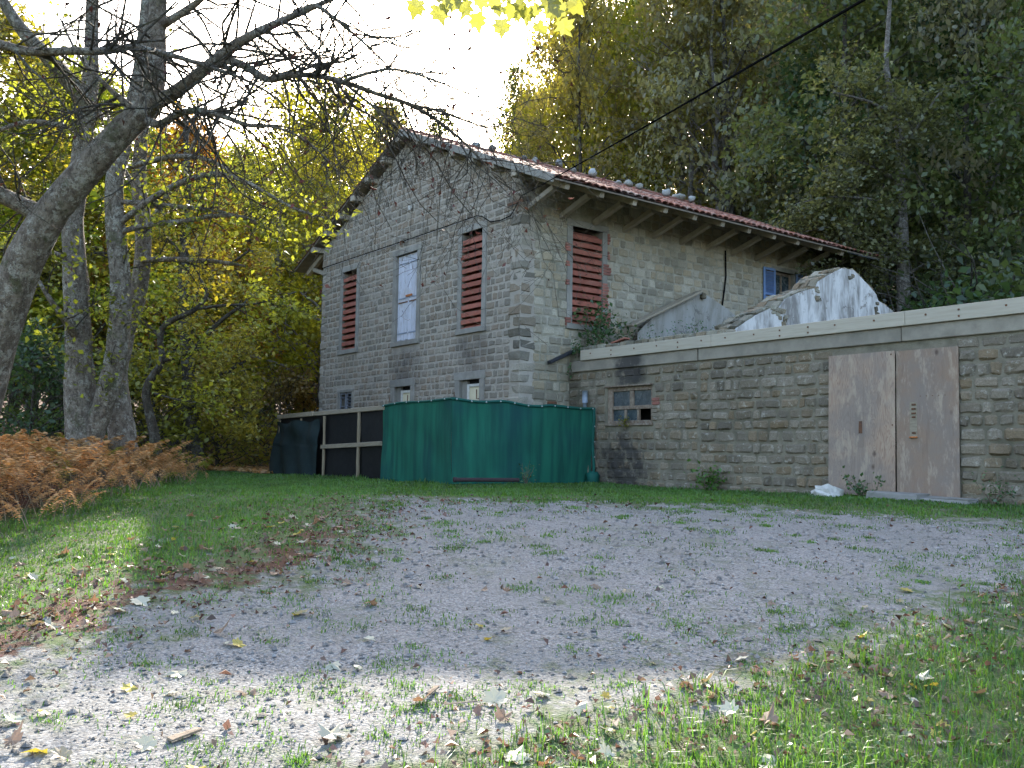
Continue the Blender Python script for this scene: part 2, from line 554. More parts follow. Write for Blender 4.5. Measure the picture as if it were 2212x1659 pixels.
def mat_plaster(name, base, grey, amt):
    t = NT(name)
    g = t.pos((1.6, 1.6, 0.45))
    c = t.mix(t.rng(t.noise(1.5, 6, 0.72, g, dist=0.4), 0.42, 0.62, 0, amt), base, grey)
    c = t.mix(t.rng(t.noise(3.1, 5, 0.7), 0.60, 0.68, 0, 0.85), c, (0.16, 0.14, 0.115))
    c = t.mix(t.rng(t.noise(5.0, 5, 0.8), 0.52, 0.72, 0, 0.45), c, (0.34, 0.33, 0.31))
    wv = t.n('ShaderNodeVectorMath', operation='MULTIPLY_ADD')
    nz = t.n('ShaderNodeTexNoise'); nz.inputs['Scale'].default_value = 2.5; nz.inputs['Detail'].default_value = 5
    t.l(t.pos(), nz.inputs['Vector']); t.l(nz.outputs['Color'], wv.inputs[0]); wv.inputs[1].default_value = (0.7, 0.7, 0.7); t.l(t.pos(), wv.inputs[2])
    cr = t.voro(0.9, 'DISTANCE_TO_EDGE', vec=wv.outputs[0])
    cr2 = t.math('ADD', cr, t.rng(t.noise(1.1, 3), 0.42, 0.6, 0.0, 0.05))
    c = t.mix(t.rng(cr2, 0.012, 0.004, 0, 0.7), c, (0.12, 0.11, 0.10))
    return t.done(c, 0.9, t.bump(t.noise(9, 6, 0.7), 0.5, 0.02), 0.2)


def mat_bark(name, a, b, lich):
    t = NT(name)
    g = t.pos((1, 1, 0.6))
    c = t.mix(t.rng(t.noise(11, 6, 0.8, g), 0.40, 0.60), b, a)
    c = t.mix(t.rng(t.noise(6.5, 6, 0.85), 0.52, 0.60, 0, 0.9), c, lich)
    c = t.mix(t.rng(t.noise(2.6, 5, 0.75), 0.56, 0.66, 0, 0.7), c, (0.085, 0.09, 0.04))
    c = t.mix(t.rng(t.noise(24, 5, 0.8), 0.52, 0.64, 0, 0.75), c, (0.06, 0.05, 0.04))
    return t.done(c, 0.95, t.bump(t.noise(16, 7, 0.8, g), 1.0, 0.09), 0.12)


def mat_leaf(name, transl=0.45, use_obj=True, base=(1, 1, 1), lo=0.5, hi=1.5, warm=None, wamt=0.5, gloss=0.03, boost=(1.75, 1.65, 0.7)):
    t = NT(name)
    if use_obj:
        c0 = t.n('ShaderNodeObjectInfo').outputs['Color']
    else:
        c0 = None
    tt = t.attr('tint')
    v = t.rng(tt, 0, 1, lo, hi)
    cmb = t.n('ShaderNodeCombineColor')
    for i in range(3): t.l(v, cmb.inputs[i])
    c = t.mix(1.0, c0 if c0 is not None else base, cmb.outputs['Color'], 'MULTIPLY')
    if warm is not None:
        w = t.math('FRACT', t.math('MULTIPLY', tt, 23.7))
        c = t.mix(t.rng(w, 0.4, 1.0, 0, wamt), c, warm)
    d = t.n('ShaderNodeBsdfDiffuse'); t.l(c, d.inputs['Color'])
    tr = t.n('ShaderNodeBsdfTranslucent')
    c2 = t.mix(1.0, c, boost, 'MULTIPLY')
    t.l(c2, tr.inputs['Color'])
    mx = t.n('ShaderNodeMixShader'); mx.inputs[0].default_value = transl
    t.l(d.outputs[0], mx.inputs[1]); t.l(tr.outputs[0], mx.inputs[2])
    gl = t.n('ShaderNodeBsdfGlossy'); gl.inputs['Roughness'].default_value = 0.35
    mx2 = t.n('ShaderNodeMixShader'); mx2.inputs[0].default_value = gloss
    t.l(mx.outputs[0], mx2.inputs[1]); t.l(gl.outputs[0], mx2.inputs[2])
    t.l(mx2.outputs[0], t.out.inputs['Surface'])
    return t.m


MAT['tarp'] = mat_tarp()
MAT['ply'] = mat_ply()
MAT['white_shutter'] = mat_peel('peeling_white_paint', (0.50, 0.50, 0.55), (0.26, 0.23, 0.21), 0.53)
MAT['blue_shutter'] = mat_peel('blue_paint', (0.13, 0.20, 0.36), (0.22, 0.25, 0.32), 0.62)
MAT['grey_shutter'] = mat_peel('grey_vent_paint', (0.20, 0.21, 0.24), (0.12, 0.11, 0.10), 0.55)
MAT['plaster_white'] = mat_plaster('white_plaster', (0.55, 0.53, 0.50), (0.19, 0.175, 0.155), 0.95)
MAT['plaster_grey'] = mat_plaster('grey_plaster', (0.34, 0.32, 0.285), (0.20, 0.18, 0.14), 0.7)
MAT['bark'] = mat_bark('grey_bark', (0.28, 0.235, 0.185), (0.135, 0.105, 0.082), (0.40, 0.37, 0.31))
MAT['bark_pale'] = mat_bark('pale_bark', (0.26, 0.225, 0.18), (0.115, 0.092, 0.072), (0.38, 0.36, 0.30))
MAT['bark_dark'] = mat_bark('dark_bark', (0.10, 0.085, 0.068), (0.05, 0.042, 0.034), (0.16, 0.155, 0.13))
MAT['bark_white'] = mat_bark('pale_forest_bark', (0.22, 0.195, 0.165), (0.12, 0.105, 0.09), (0.30, 0.28, 0.25))
MAT['leaf'] = mat_leaf('tree_leaf')
MAT['leaf_dead'] = mat_leaf('dead_leaf', 0.15, False, (0.055, 0.020, 0.018), 0.5, 1.6, (0.09, 0.035, 0.016), 0.7, 0.02, (1.0, 1.0, 1.0))
MAT['leaf_maple'] = mat_leaf('maple_leaf', 0.62, False, (0.20, 0.22, 0.045), 0.55, 1.3, (0.22, 0.17, 0.04), 0.7, 0.05, (1.5, 1.5, 0.9))
MAT['grass'] = mat_leaf('grass_blade', 0.42, False, (0.058, 0.142, 0.026), 0.45, 1.5, (0.115, 0.165, 0.035), 0.5, 0.035)
MAT['bracken'] = mat_leaf('brown_bracken', 0.40, False, (0.46, 0.27, 0.115), 0.45, 1.45, (0.58, 0.43, 0.21), 0.85, 0.03, (1.5, 1.2, 0.9))
MAT['fern_green'] = mat_leaf('yellow_green_fern', 0.45, False, (0.17, 0.17, 0.035), 0.6, 1.4, (0.26, 0.22, 0.05), 0.7, 0.03)
MAT['weed'] = mat_leaf('weed_leaf', 0.40, False, (0.050, 0.115, 0.045), 0.5, 1.5, (0.09, 0.13, 0.03), 0.6, 0.06)
MAT['litter'] = mat_leaf('brown_litter', 0.2, False, (0.15, 0.085, 0.065), 0.35, 1.6, (0.24, 0.185, 0.13), 0.8, 0.03, (1.1, 1.0, 0.9))
MAT['leaf_pale'] = mat_leaf('pale_fallen_leaf', 0.25, False, (0.42, 0.40, 0.30), 0.6, 1.25, (0.34, 0.27, 0.17), 0.8, 0.04, (1.1, 1.0, 0.7))
MAT['leaf_brown'] = mat_leaf('brown_fallen_leaf', 0.25, False, (0.24, 0.165, 0.11), 0.55, 1.35, (0.26, 0.14, 0.07), 0.7, 0.04, (1.2, 1.0, 0.8))
MAT['leaf_yellow'] = mat_leaf('yellow_fallen_leaf', 0.3, False, (0.36, 0.31, 0.07), 0.7, 1.3, (0.34, 0.20, 0.05), 0.6, 0.04, (1.3, 1.2, 0.6))
MAT['pebble'] = stone_mat('pebble', (0.205, 0.205, 0.196), (0.18, 0.155, 0.122), (0.40, 0.40, 0.385), (0.095, 0.092, 0.085), 0.3)


def mat_glass():
    t = NT('dusty_glass')
    c = t.mix(t.rng(t.noise(4, 4, 0.7), 0.4, 0.65), (0.030, 0.042, 0.050), (0.075, 0.09, 0.095))
    return t.done(c, t.rng(t.noise(6, 3), 0.3, 0.7, 0.12, 0.4), None, 0.6)


MAT['glass'] = mat_glass()


def mat_ground():
    t = NT('ground')
    gm = t.attr('grassm'); lm = t.attr('litterm')
    # gravel
    cell = t.n('ShaderNodeTexVoronoi'); cell.inputs['Scale'].default_value = 58
    t.l(t.pos(), cell.inputs['Vector'])
    sep = t.n('ShaderNodeSeparateColor'); t.l(cell.outputs['Color'], sep.inputs[0])
    c = t.mix(t.rng(sep.outputs[0], 0, 1), (0.068, 0.068, 0.064), (0.285, 0.284, 0.27))
    c = t.mix(t.rng(sep.outputs[1], 0.6, 1.0, 0, 0.6), c, (0.24, 0.215, 0.18))
    c = t.mix(t.rng(cell.outputs['Distance'], 0.30, 0.62, 0, 0.55), c, (0.17, 0.16, 0.15))
    c = t.mix(t.rng(t.noise(0.7, 5, 0.65), 0.45, 0.68, 0, 0.7), c, (0.142, 0.142, 0.13))
    c = t.mix(t.rng(t.noise(3.5, 6, 0.75), 0.54, 0.72, 0, 0.6), c, (0.085, 0.082, 0.064))
    c = t.mix(t.rng(t.noise(1.7, 6, 0.8), 0.55, 0.72, 0, 0.55), c, (0.085, 0.10, 0.045))
    # turf soil, litter
    so = t.mix(t.rng(t.noise(5, 6, 0.75), 0.35, 0.65), (0.060, 0.062, 0.028), (0.05, 0.095, 0.022))
    so = t.mix(t.rng(t.noise(14, 4, 0.7), 0.55, 0.7, 0, 0.7), so, (0.10, 0.075, 0.05))
    li = t.mix(t.rng(t.noise(18, 6, 0.8), 0.35, 0.65), (0.04, 0.022, 0.014), (0.10, 0.042, 0.024))
    edge = t.math('ADD', gm, t.rng(t.noise(2.6, 6, 0.8), 0.3, 0.7, -0.6, 0.6))
    c = t.mix(t.rng(edge, 0.30, 0.80), c, so)
    le = t.math('ADD', lm, t.rng(t.noise(3.4, 5, 0.75), 0.3, 0.7, -0.35, 0.35))
    c = t.mix(t.rng(le, 0.45, 0.62), c, li)
    h = t.math('MULTIPLY', t.math('SUBTRACT', 1.0, cell.outputs['Distance']), 1.0)
    n1 = t.bump(h, 0.6, 0.008)
    n2 = t.bump(t.noise(9, 6, 0.75), 0.45, 0.03, n1)
    return t.done(c, 0.95, n2, 0.2)


MAT['ground'] = mat_ground()

# ------------------------------------------------------------------ ground zones (turned from the photograph to the ground)
G = lambda px, py: tuple(pix2ground(px, py)[:2])
GRAVEL = [G(*q) for q in ((870, 1078), (1100, 1086), (1300, 1090), (1700, 1103), (2212, 1133))]
GRAVEL += [xy(14.0, 14.0), xy(16.0, 9.8)]
GRAVEL += [G(*q) for q in ((2212, 1245), (2010, 1300), (1760, 1400), (1480, 1462), (1300, 1500), (1120, 1560), (960, 1625), (880, 1659))]
GRAVEL += [xy(-0.6, 2.5), xy(-6.5, 2.5), xy(-6.0, 4.6)]
GRAVEL += [G(*q) for q in ((0, 1425), (110, 1400), (220, 1370), (350, 1292), (640, 1243), (770, 1180))]
FERN = [G(*q) for q in ((-30, 1165), (150, 1128), (250, 1085), (330, 1062), (400, 1046), (450, 1030))]
FERN += [xy(-7.5, 22.0), xy(-14.0, 24.0), xy(-24.0, 16.0), xy(-14.0, 7.0), xy(-6.0, 6.6)]
LAWN_D = 26.0


def gravel_mask(x, y):
    return poly_dist(x, y, GRAVEL)


def build_ground():
    def axis(segs):
        out = [segs[0][0]]
        for a, b, st in segs:
            n = max(1, int(round((b - a) / st)))
            out += list(np.linspace(a, b, n + 1)[1:])
        return np.array(out)
    dd = axis([(-30, 2, 4), (2, 16, 0.14), (16, 30, 0.35), (30, 60, 1.0), (60, 260, 10)])
    ss = axis([(-200, -30, 10), (-30, -12, 0.8), (-12, 10, 0.17), (10, 30, 0.8), (30, 200, 10)])
    S, D = np.meshgrid(ss, dd)
    X, Y = xy(S, D)
    Z = gz(X, Y)
    V = np.stack([X, Y, Z], -1).reshape(-1, 3)
    ny, nx = X.shape
    i = np.arange(ny - 1)[:, None] * nx + np.arange(nx - 1)[None, :]
    Fc = np.stack([i, i + 1, i + nx + 1, i + nx], -1).reshape(-1, 4)
    x, y = V[:, 0], V[:, 1]
    gm = np.clip(0.5 - gravel_mask(x, y) / 1.9, 0, 1)
    s, d = sd(x, y)
    lit = np.clip((d - 25.5) / 3, 0, 1)
    lit = np.maximum(lit, np.clip(poly_dist(x, y, FERN) / 0.9 - 0.5, 0, 1))
    lit = np.maximum(lit, np.clip((y - 21.5) / 2, 0, 1))
    # leaf drift along the left edge of the gravel
    gd = gravel_mask(x, y)
    drift = np.exp(-((gd + 0.45) / 0.55) ** 2) * np.clip((-s - 0.3) / 1.5, 0, 1) * np.clip((13 - d) / 3, 0, 1)
    lit = np.maximum(lit, drift * 0.62)
    o = mk('ground', V, Fc, MAT['ground'], attrs={'grassm': gm, 'litterm': lit}, smooth=True)
    tag(o, 'gravel yard with grassy verges rising to the stone house', 'ground', kind='structure')


build_ground()

# ------------------------------------------------------------------ masonry
HX, GY, AY = -16.38, 12.55, 14.0          # side-wall plane X, gable plane Y, annex front plane Y
GW, WL = 10.2, 11.6                        # gable width, side wall length
Z0 = -0.75
EAVE_Z, SLOPE = 6.33, 0.424                # top of wall at the eaves, roof slope
RX = HX - GW / 2


def lay(u0, u1, v0, v1, ch, wm, openings, clip=None, chj=0.08, wj=0.35):
    out = []
    v = v0
    while v < v1 - 0.06:
        h = ch * (1 + random.uniform(-chj, chj))
        if v + h > v1 - 0.05: h = v1 - v
        a, b = u0, u1
        if clip:
            a, b = clip(v + h * 0.9)
            a = max(a, u0); b = min(b, u1)
        iv = [(a, b)]
        for (oa, ob, oc, od) in openings:
            if min(v + h, od) - max(v, oc) > 0.25 * h:
                nv = []
                for (p, q) in iv:
                    if oa > p: nv.append((p, min(q, oa)))
                    if ob < q: nv.append((max(p, ob), q))
                iv = [(p, q) for p, q in nv if q - p > 0.05]
        for (p, q) in iv:
            if q - p < 0.05: continue
            n = max(1, int(round((q - p) / wm)))
            w = np.array([random.uniform(1 - wj, 1 + wj) for _ in range(n)])
            e = p + np.concatenate([[0], np.cumsum(w / w.sum() * (q - p))])
            for k in range(n):
                out.append((e[k], e[k + 1], v, v + h))
        v += h
    return out


def stone(rect, gap, bulge, to3, sink=-0.006, soft=0.13, jx=1.0):
    u0, u1, v0, v1 = rect
    j = lambda s: random.uniform(-s, s)
    g = gap * random.uniform(0.6, 1.4)
    u0 += g / 2; u1 -= g / 2; v0 += g / 2 * random.uniform(0.6, 1.3); v1 -= g / 2 * random.uniform(0.6, 1.3)
    w, h = u1 - u0, v1 - v0
    if w < 0.03 or h < 0.03: return None
    e = min(soft * w, soft * 1.25 * h)
    us = [u0, u0 + e, (u0 + u1) / 2 + j(0.15 * w), u1 - e, u1]
    vs = [v0, v0 + e, v1 - e, v1]
    V = []
    lean = j(0.35)
    for b, vv in enumerate(vs):
        for a, uu in enumerate(us):
            ou = a in (0, 4); ov = b in (0, 3)
            x, y = uu, vv
            if ou and ov:
                x += (e * 0.7) * (1 if a == 0 else -1); y += (e * 0.7) * (1 if b == 0 else -1)
            x += j(0.016 if w > 0.12 else 0.006) * jx; y += j(0.012) * jx
            n = sink if (ou or ov) else bulge * random.uniform(0.55, 1.35) * (1 + lean * (0.5 if b == 2 else -0.5))
            V.append(to3(x, y, n))
    Fc = []
    for b in range(3):
        for a in range(4):
            i = b * 5 + a
            Fc.append((i, i + 1, i + 6, i + 5))
    return np.array(V), Fc


def project_px(V):
    c = V.mean(0)
    d = c @ F
    if d < 0.5: return None
    return 512 + FPX * (c @ R) / d, 384 - FPX * (c @ U) / d, d


def place_stones(stones, parent, mat, nind, stuff_name, flip=False, zmin=None, smooth=False, name='stone'):
    """the nind stones that show largest become objects of their own, the rest one part"""
    sc = []
    for i, (V, Fc) in enumerate(stones):
        p = project_px(V)
        area = 0
        if p and -5 < p[0] < 1029 and -5 < p[1] < 773:
            ex = V.max(0) - V.min(0)
            area = np.linalg.norm(ex) / p[2]
        if zmin is not None and V[:, 2].mean() < zmin: area *= 0.01
        sc.append(area)
    order = np.argsort(-np.array(sc))
    ind = set(order[:nind].tolist())
    rest = MB()
    for i, (V, Fc) in enumerate(stones):
        if flip: Fc = [f[::-1] for f in Fc]
        t = random.random()
        if i in ind and sc[i] > 0:
            mk(name, V, Fc, mat, parent, tint=t, smooth=smooth)
        else:
            rest.add(V, Fc, t)
    if rest.n:
        rest.build(stuff_name, mat, parent, smooth=smooth, kind='stuff')


def wall_boxes(mb, u0, u1, v0, v1, openings, box):
    us = sorted({u0, u1, *[o[0] for o in openings], *[o[1] for o in openings]})
    vs = sorted({v0, v1, *[o[2] for o in openings], *[o[3] for o in openings]})
    us = [q for q in us if u0 <= q <= u1]; vs = [q for q in vs if v0 <= q <= v1]
    for a, b in zip(us[:-1], us[1:]):
        for c, d in zip(vs[:-1], vs[1:]):
            mu, mv = (a + b) / 2, (c + d) / 2
            if any(o[0] < mu < o[1] and o[2] < mv < o[3] for o in openings): continue
            box(a, b, c, d)


house = empty('stone_house', (0, 0, 0), label='two-storey grey stone house with red tiled gable roof behind the green tarp', cat='house')

# openings on the gable: u = X - HX (negative to the left)
LV_L = (-8.76, -7.88, 3.03, 5.38)
LV_R = (-2.37, -1.49, 3.03, 5.40)
SH = (-5.58, -4.47, 3.0, 5.36)
VENT = (-8.82, -8.04, 1.05, 1.76)
BW_L = (-5.53, -4.68, 0.55, 1.77)
BW_R = (-2.37, -1.52, 0.55, 1.78)
g_open = [LV_L, LV_R, SH, VENT, BW_L, BW_R]
SUR = 0.16    # surround width
WT = 0.42     # wall thickness

mb = MB()
wall_boxes(mb, -GW, 0, Z0, EAVE_Z, g_open, lambda a, b, c, d: mb.box(HX + a, HX + b, GY, GY + WT, c, d))
apex = EAVE_Z + SLOPE * GW / 2
tv = [(HX - GW, GY, EAVE_Z), (HX, GY, EAVE_Z), (RX, GY, apex), (HX - GW, GY + WT, EAVE_Z), (HX, GY + WT, EAVE_Z), (RX, GY + WT, apex)]
mb.add(tv, [(0, 1, 2), (3, 5, 4), (1, 4, 5, 2), (0, 2, 5, 3)])
gable = mb.build('gable_wall', MAT['mortar_gable'], house)

st = []
op_s = [(a - SUR, b + SUR, c - (0.2 if c > 2 else 0), d + SUR) for a, b, c, d in g_open]
clip = lambda z: ((-GW, 0) if z < EAVE_Z else (-GW + (z - EAVE_Z) / SLOPE + 0.05, -(z - EAVE_Z) / SLOPE - 0.05))
for rc in lay(-GW + 0.2, -0.36, Z0 + 0.05, apex - 0.1, 0.182, 0.25, op_s, clip, 0.12, 0.42):
    r_ = stone(rc, 0.034, 0.014, lambda x, y, n: (HX + x, GY - n, y), -0.003)
    if r_: st.append(r_)
place_stones(st, gable, MAT['stone_gable'], 220, 'stone_facing', zmin=1.0)

# side wall (u = Y - GY)
SLV = (1.51, 2.46, 3.08, 5.4)
BLW = (9.10, 10.0, 3.9, 5.35)
mb = MB()
wall_boxes(mb, WT, WL, Z0, EAVE_Z, [SLV, BLW], lambda a, b, c, d: mb.box(HX - WT, HX, GY + a, GY + b, c, d))
side = mb.build('side_wall', MAT['mortar_side'], house)
st = []
op_s = [(SLV[0] - 0.14, SLV[1] + 0.14, SLV[2] - 0.05, SLV[3] + 0.16), (BLW[0] - 0.10, BLW[1] + 0.10, BLW[2] - 0.05, BLW[3] + 0.13)]
for rc in lay(0.36, WL, 1.0, EAVE_Z - 0.02, 0.215, 0.275, op_s, None, 0.12, 0.42):
    r_ = stone(rc, 0.030, 0.019, lambda x, y, n: (HX + n, GY + x, y), -0.004)
    if r_: st.append(r_)
place_stones(st, side, MAT['stone_side'], 230, 'stone_facing', zmin=2.4)

# the other two walls
mb = MB()
mb.box(HX - GW, HX - GW + WT, GY + WT, GY + WL, Z0, EAVE_Z)
mb.box(HX - GW + WT, HX - WT, GY + WL - WT, GY + WL, Z0, EAVE_Z)
yb = GY + WL
tv = [(HX - GW, yb - WT, EAVE_Z), (HX, yb - WT, EAVE_Z), (RX, yb - WT, apex), (HX - GW, yb, EAVE_Z), (HX, yb, EAVE_Z), (RX, yb, apex)]
mb.add(tv, [(0, 1, 2), (3, 5, 4), (1, 4, 5, 2), (0, 2, 5, 3)])
mb.build('rear_wall', MAT['mortar_side'], house)
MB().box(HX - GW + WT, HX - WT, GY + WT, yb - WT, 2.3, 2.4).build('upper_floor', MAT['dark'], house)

# quoins at both gable corners
z = Z0 + 0.05; k = 0
while z < EAVE_Z - 0.25:
    h = 0.255 * random.uniform(0.9, 1.1)
    a, b = (0.40, 0.30) if k % 2 else (0.27, 0.46)
    a *= random.uniform(0.85, 1.1); b *= random.uniform(0.85, 1.1)
    for sx in (1, -1):
        m = MB()
        pr = random.uniform(0.004, 0.03)
        if sx == 1:
            c = ((HX - a + HX + pr) / 2, (GY - pr + GY + b) / 2, z + h / 2)
        else:
            x0 = HX - GW
            c = ((x0 + a + x0 - pr) / 2, (GY - pr + GY + b) / 2, z + h / 2)
        m.obox(c, np.eye(3), ((a + pr) / 2, (b + pr) / 2, h / 2 - 0.02), random.random(), 0.03, 0.011)
        m.build('quoin', MAT['stone_quoin' if sx == 1 else 'stone_gable'], house)
    z += h; k += 1


def surround(name, a, b, c, d, plane, w=SUR, proud=0.035, sill=True, head=True):
    """concrete surround round an opening; plane 'g' gable or 's' side"""
    m = MB()
    def bx(u0, u1, v0, v1, p=proud, deep=0.18, t=0.5):
        if plane == 'g': m.box(HX + u0, HX + u1, GY - p, GY + deep, v0, v1, t, 0.008)
        else: m.box(HX - deep, HX + p, GY + u0, GY + u1, v0, v1, t, 0.008)
    bx(a - w, a + 0.002, c, d, proud, 0.18, random.uniform(0.3, 0.7)); bx(b - 0.002, b + w, c, d, proud, 0.18, random.uniform(0.3, 0.7))
    if head: bx(a - w - 0.03, b + w + 0.03, d, d + w, proud + 0.006, 0.18, random.uniform(0.4, 0.8))
    o = m.build(name, MAT['concrete'], house)
    if sill:
        m = MB()
        bx(a - w - 0.02, b + w + 0.02, c - 0.13, c, proud + 0.03, 0.2, 0.4)
        m.build('sill', MAT['concrete'], o)
    return o


def louvre(a, b, c, d, plane, n, lab=None):
    o = surround('louvre_window', a, b, c, d, plane)
    if lab: o['label'] = lab
    for i in range(n):
        zc = d - 0.16 - (d - c - 0.22) * i / (n - 1)
        m = MB()
        an = math.radians(38 + random.uniform(-3, 3))
        if plane == 'g':
            ax = np.array([(1, 0, 0), (0, -math.cos(an), -math.sin(an)), (0, -math.sin(an), math.cos(an))])
            cen = (HX + (a + b) / 2, GY + 0.10, zc)
        else:
            ax = np.array([(0, 1, 0), (math.cos(an), 0, -math.sin(an)), (math.sin(an), 0, math.cos(an))])
            cen = (HX - 0.10, GY + (a + b) / 2, zc)
        m.obox(cen, ax, ((b - a) / 2 - 0.006, 0.125, 0.022), random.random(), 0.008)
        lip = np.array(cen) + ax[1] * 0.125
        m.obox(lip, np.eye(3) if plane == 'g' else np.array([(0, 1, 0), (1, 0, 0), (0, 0, 1)]), ((b - a) / 2 - 0.008, 0.016, 0.056), random.random(), 0.008)
        m.build('slat', MAT['terracotta'], o)
    m = MB()
    if plane == 'g': m.box(HX + a, HX + b, GY + 0.30, GY + 0.34, c, d)
    else: m.box(HX - 0.34, HX - 0.30, GY + a, GY + b, c, d)
    m.build('interior_shade_sheet', MAT['dark'], o)  # added sheet, its near-black colour paints the shade behind the slats
    return o


louvre(*LV_L, 'g', 12)
louvre(*LV_R, 'g', 13)
louvre(*SLV, 's', 13)

# white plank shutters
o = surround('shuttered_window', *SH, 'g')
a, b, c, d = SH
mid = (a + b) / 2 + 0.02
for (p, q) in ((a + 0.01, mid - 0.006), (mid + 0.006, b - 0.01)):
    leaf = MB().box(HX + p, HX + q, GY + 0.075, GY + 0.095, c + 0.02, d - 0.01, 0.4).build('shutter', MAT['white_shutter'], o)
    leaf['label'] = 'white peeling plank shutter leaf'
    n = 4
    for k in range(n):
        w = (q - p) / n
        MB().box(HX + p + k * w + 0.004, HX + p + (k + 1) * w - 0.004, GY + 0.048, GY + 0.0745, c + 0.02 + random.uniform(0, 0.03), d - 0.01, random.random(), 0.004).build('plank', MAT['white_shutter'], leaf)
    for zz in (d - 0.24, c + 1.17, c + 0.22):
        for dz in ((0, -0.11) if abs(zz - c - 1.17) < 0.01 else (0,)):
            MB().box(HX + p + 0.05, HX + q - 0.03, GY + 0.036, GY + 0.0475, zz + dz - 0.017, zz + dz + 0.017, 0.3).build('strap', MAT['grey_paint' if dz == 0 else 'iron'], leaf)
MB().box(HX + mid - 0.12, HX + mid + 0.22, GY + 0.02, GY + 0.0355, c + 1.19, c + 1.25, 0.5, 0.004).build('latch', MAT['rust_bright'], o)
MB().box(HX + a, HX + b, GY + 0.3, GY + 0.34, c, d).build('interior_shade_sheet', MAT['dark'], o)  # added sheet, unlit room behind the shutters painted near-black

# vent with two small slatted leaves
a, b, c, d = VENT
o = surround('vent_window', a, b, c, d, 'g', 0.09, 0.02, False)
for (p, q) in ((a + 0.01, (a + b) / 2 - 0.03), ((a + b) / 2 + 0.03, b - 0.01)):
    m = MB()
    for x0, x1, z0, z1 in ((p, p + 0.04, c, d), (q - 0.04, q, c, d), (p + 0.041, q - 0.041, d - 0.05, d), (p + 0.041, q - 0.041, c, c + 0.05)):
        m.box(HX + x0, HX + x1, GY + 0.02, GY + 0.05, z0, z1, 0.5)
    lf = m.build('vent_leaf', MAT['grey_shutter'], o)
    for k in range(6):
        if random.random() < 0.15: continue
        zc = c + 0.09 + k * (d - c - 0.15) / 6
        tilt = random.uniform(-0.03, 0.03)
        m = MB(); an = math.radians(40)
        ax = np.array([(math.cos(tilt), 0, math.sin(tilt)), (0, math.cos(an), -math.sin(an)), (-math.sin(tilt), math.sin(an), math.cos(an))])
        m.obox((HX + (p + q) / 2, GY + 0.036, zc), ax, ((q - p) / 2 - 0.042, 0.035, 0.006), random.random())
        m.build('slat', MAT['grey_shutter'], lf)
MB().box(HX + a, HX + b, GY + 0.30, GY + 0.34, c, d).build('interior_shade_sheet', MAT['dark'], o)  # added near-black sheet for the shaded inside behind the vent leaves

# ground floor windows with white frames and cream inner shutters
for nm, (a, b, c, d) in (('l', BW_L), ('r', BW_R)):
    o = surround('casement_window', a, b, c, d, 'g', 0.2, 0.03, False)
    m = MB()
    x0 = a + 0.30; 
    m.box(HX + x0 - 0.07, HX + x0, GY + 0.05, GY + 0.12, c, d - 0.10, 0.6, 0.006)
    m.box(HX + b - 0.05, HX + b - 0.002, GY + 0.05, GY + 0.12, c, d - 0.10, 0.6, 0.006)
    m.box(HX + x0 + 0.001, HX + b - 0.051, GY + 0.055, GY + 0.12, d - 0.17, d - 0.10, 0.6, 0.006)
    fr = m.build('window_frame', MAT['white_frame'], o)
    MB().box(HX + x0, HX + b - 0.05, GY + 0.085, GY + 0.09, c, d - 0.17, 0.6).build('pane', MAT['curtain'], fr)
    MB().box(HX + x0 + 0.06, HX + b - 0.11, GY + 0.075, GY + 0.0845, c, d - 0.24, 0.6).build('inner_panel', MAT['curtain'], fr)
    MB().box(HX + a, HX + x0 - 0.071, GY + 0.06, GY + 0.14, c, d, 0.3).build('reveal_board', MAT['concrete'], o)
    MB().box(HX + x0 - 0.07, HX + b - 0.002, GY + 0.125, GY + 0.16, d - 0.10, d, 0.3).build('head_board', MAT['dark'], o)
    m = MB(); m.tube([(HX + a - 0.1, GY - 0.045, 1.38), (HX + a - 0.1, GY - 0.10, 1.38), (HX + a - 0.1, GY - 0.10, 1.5)], 0.012, 6)
    m.build('hook', MAT['iron'], o)
    m = MB(); m.tube([(HX + b + 0.02, GY - 0.045, 1.30), (HX + b + 0.02, GY - 0.11, 1.30), (HX + b + 0.02, GY - 0.11, 1.52)], 0.014, 6)
    m.build('hook', MAT['iron'], o)

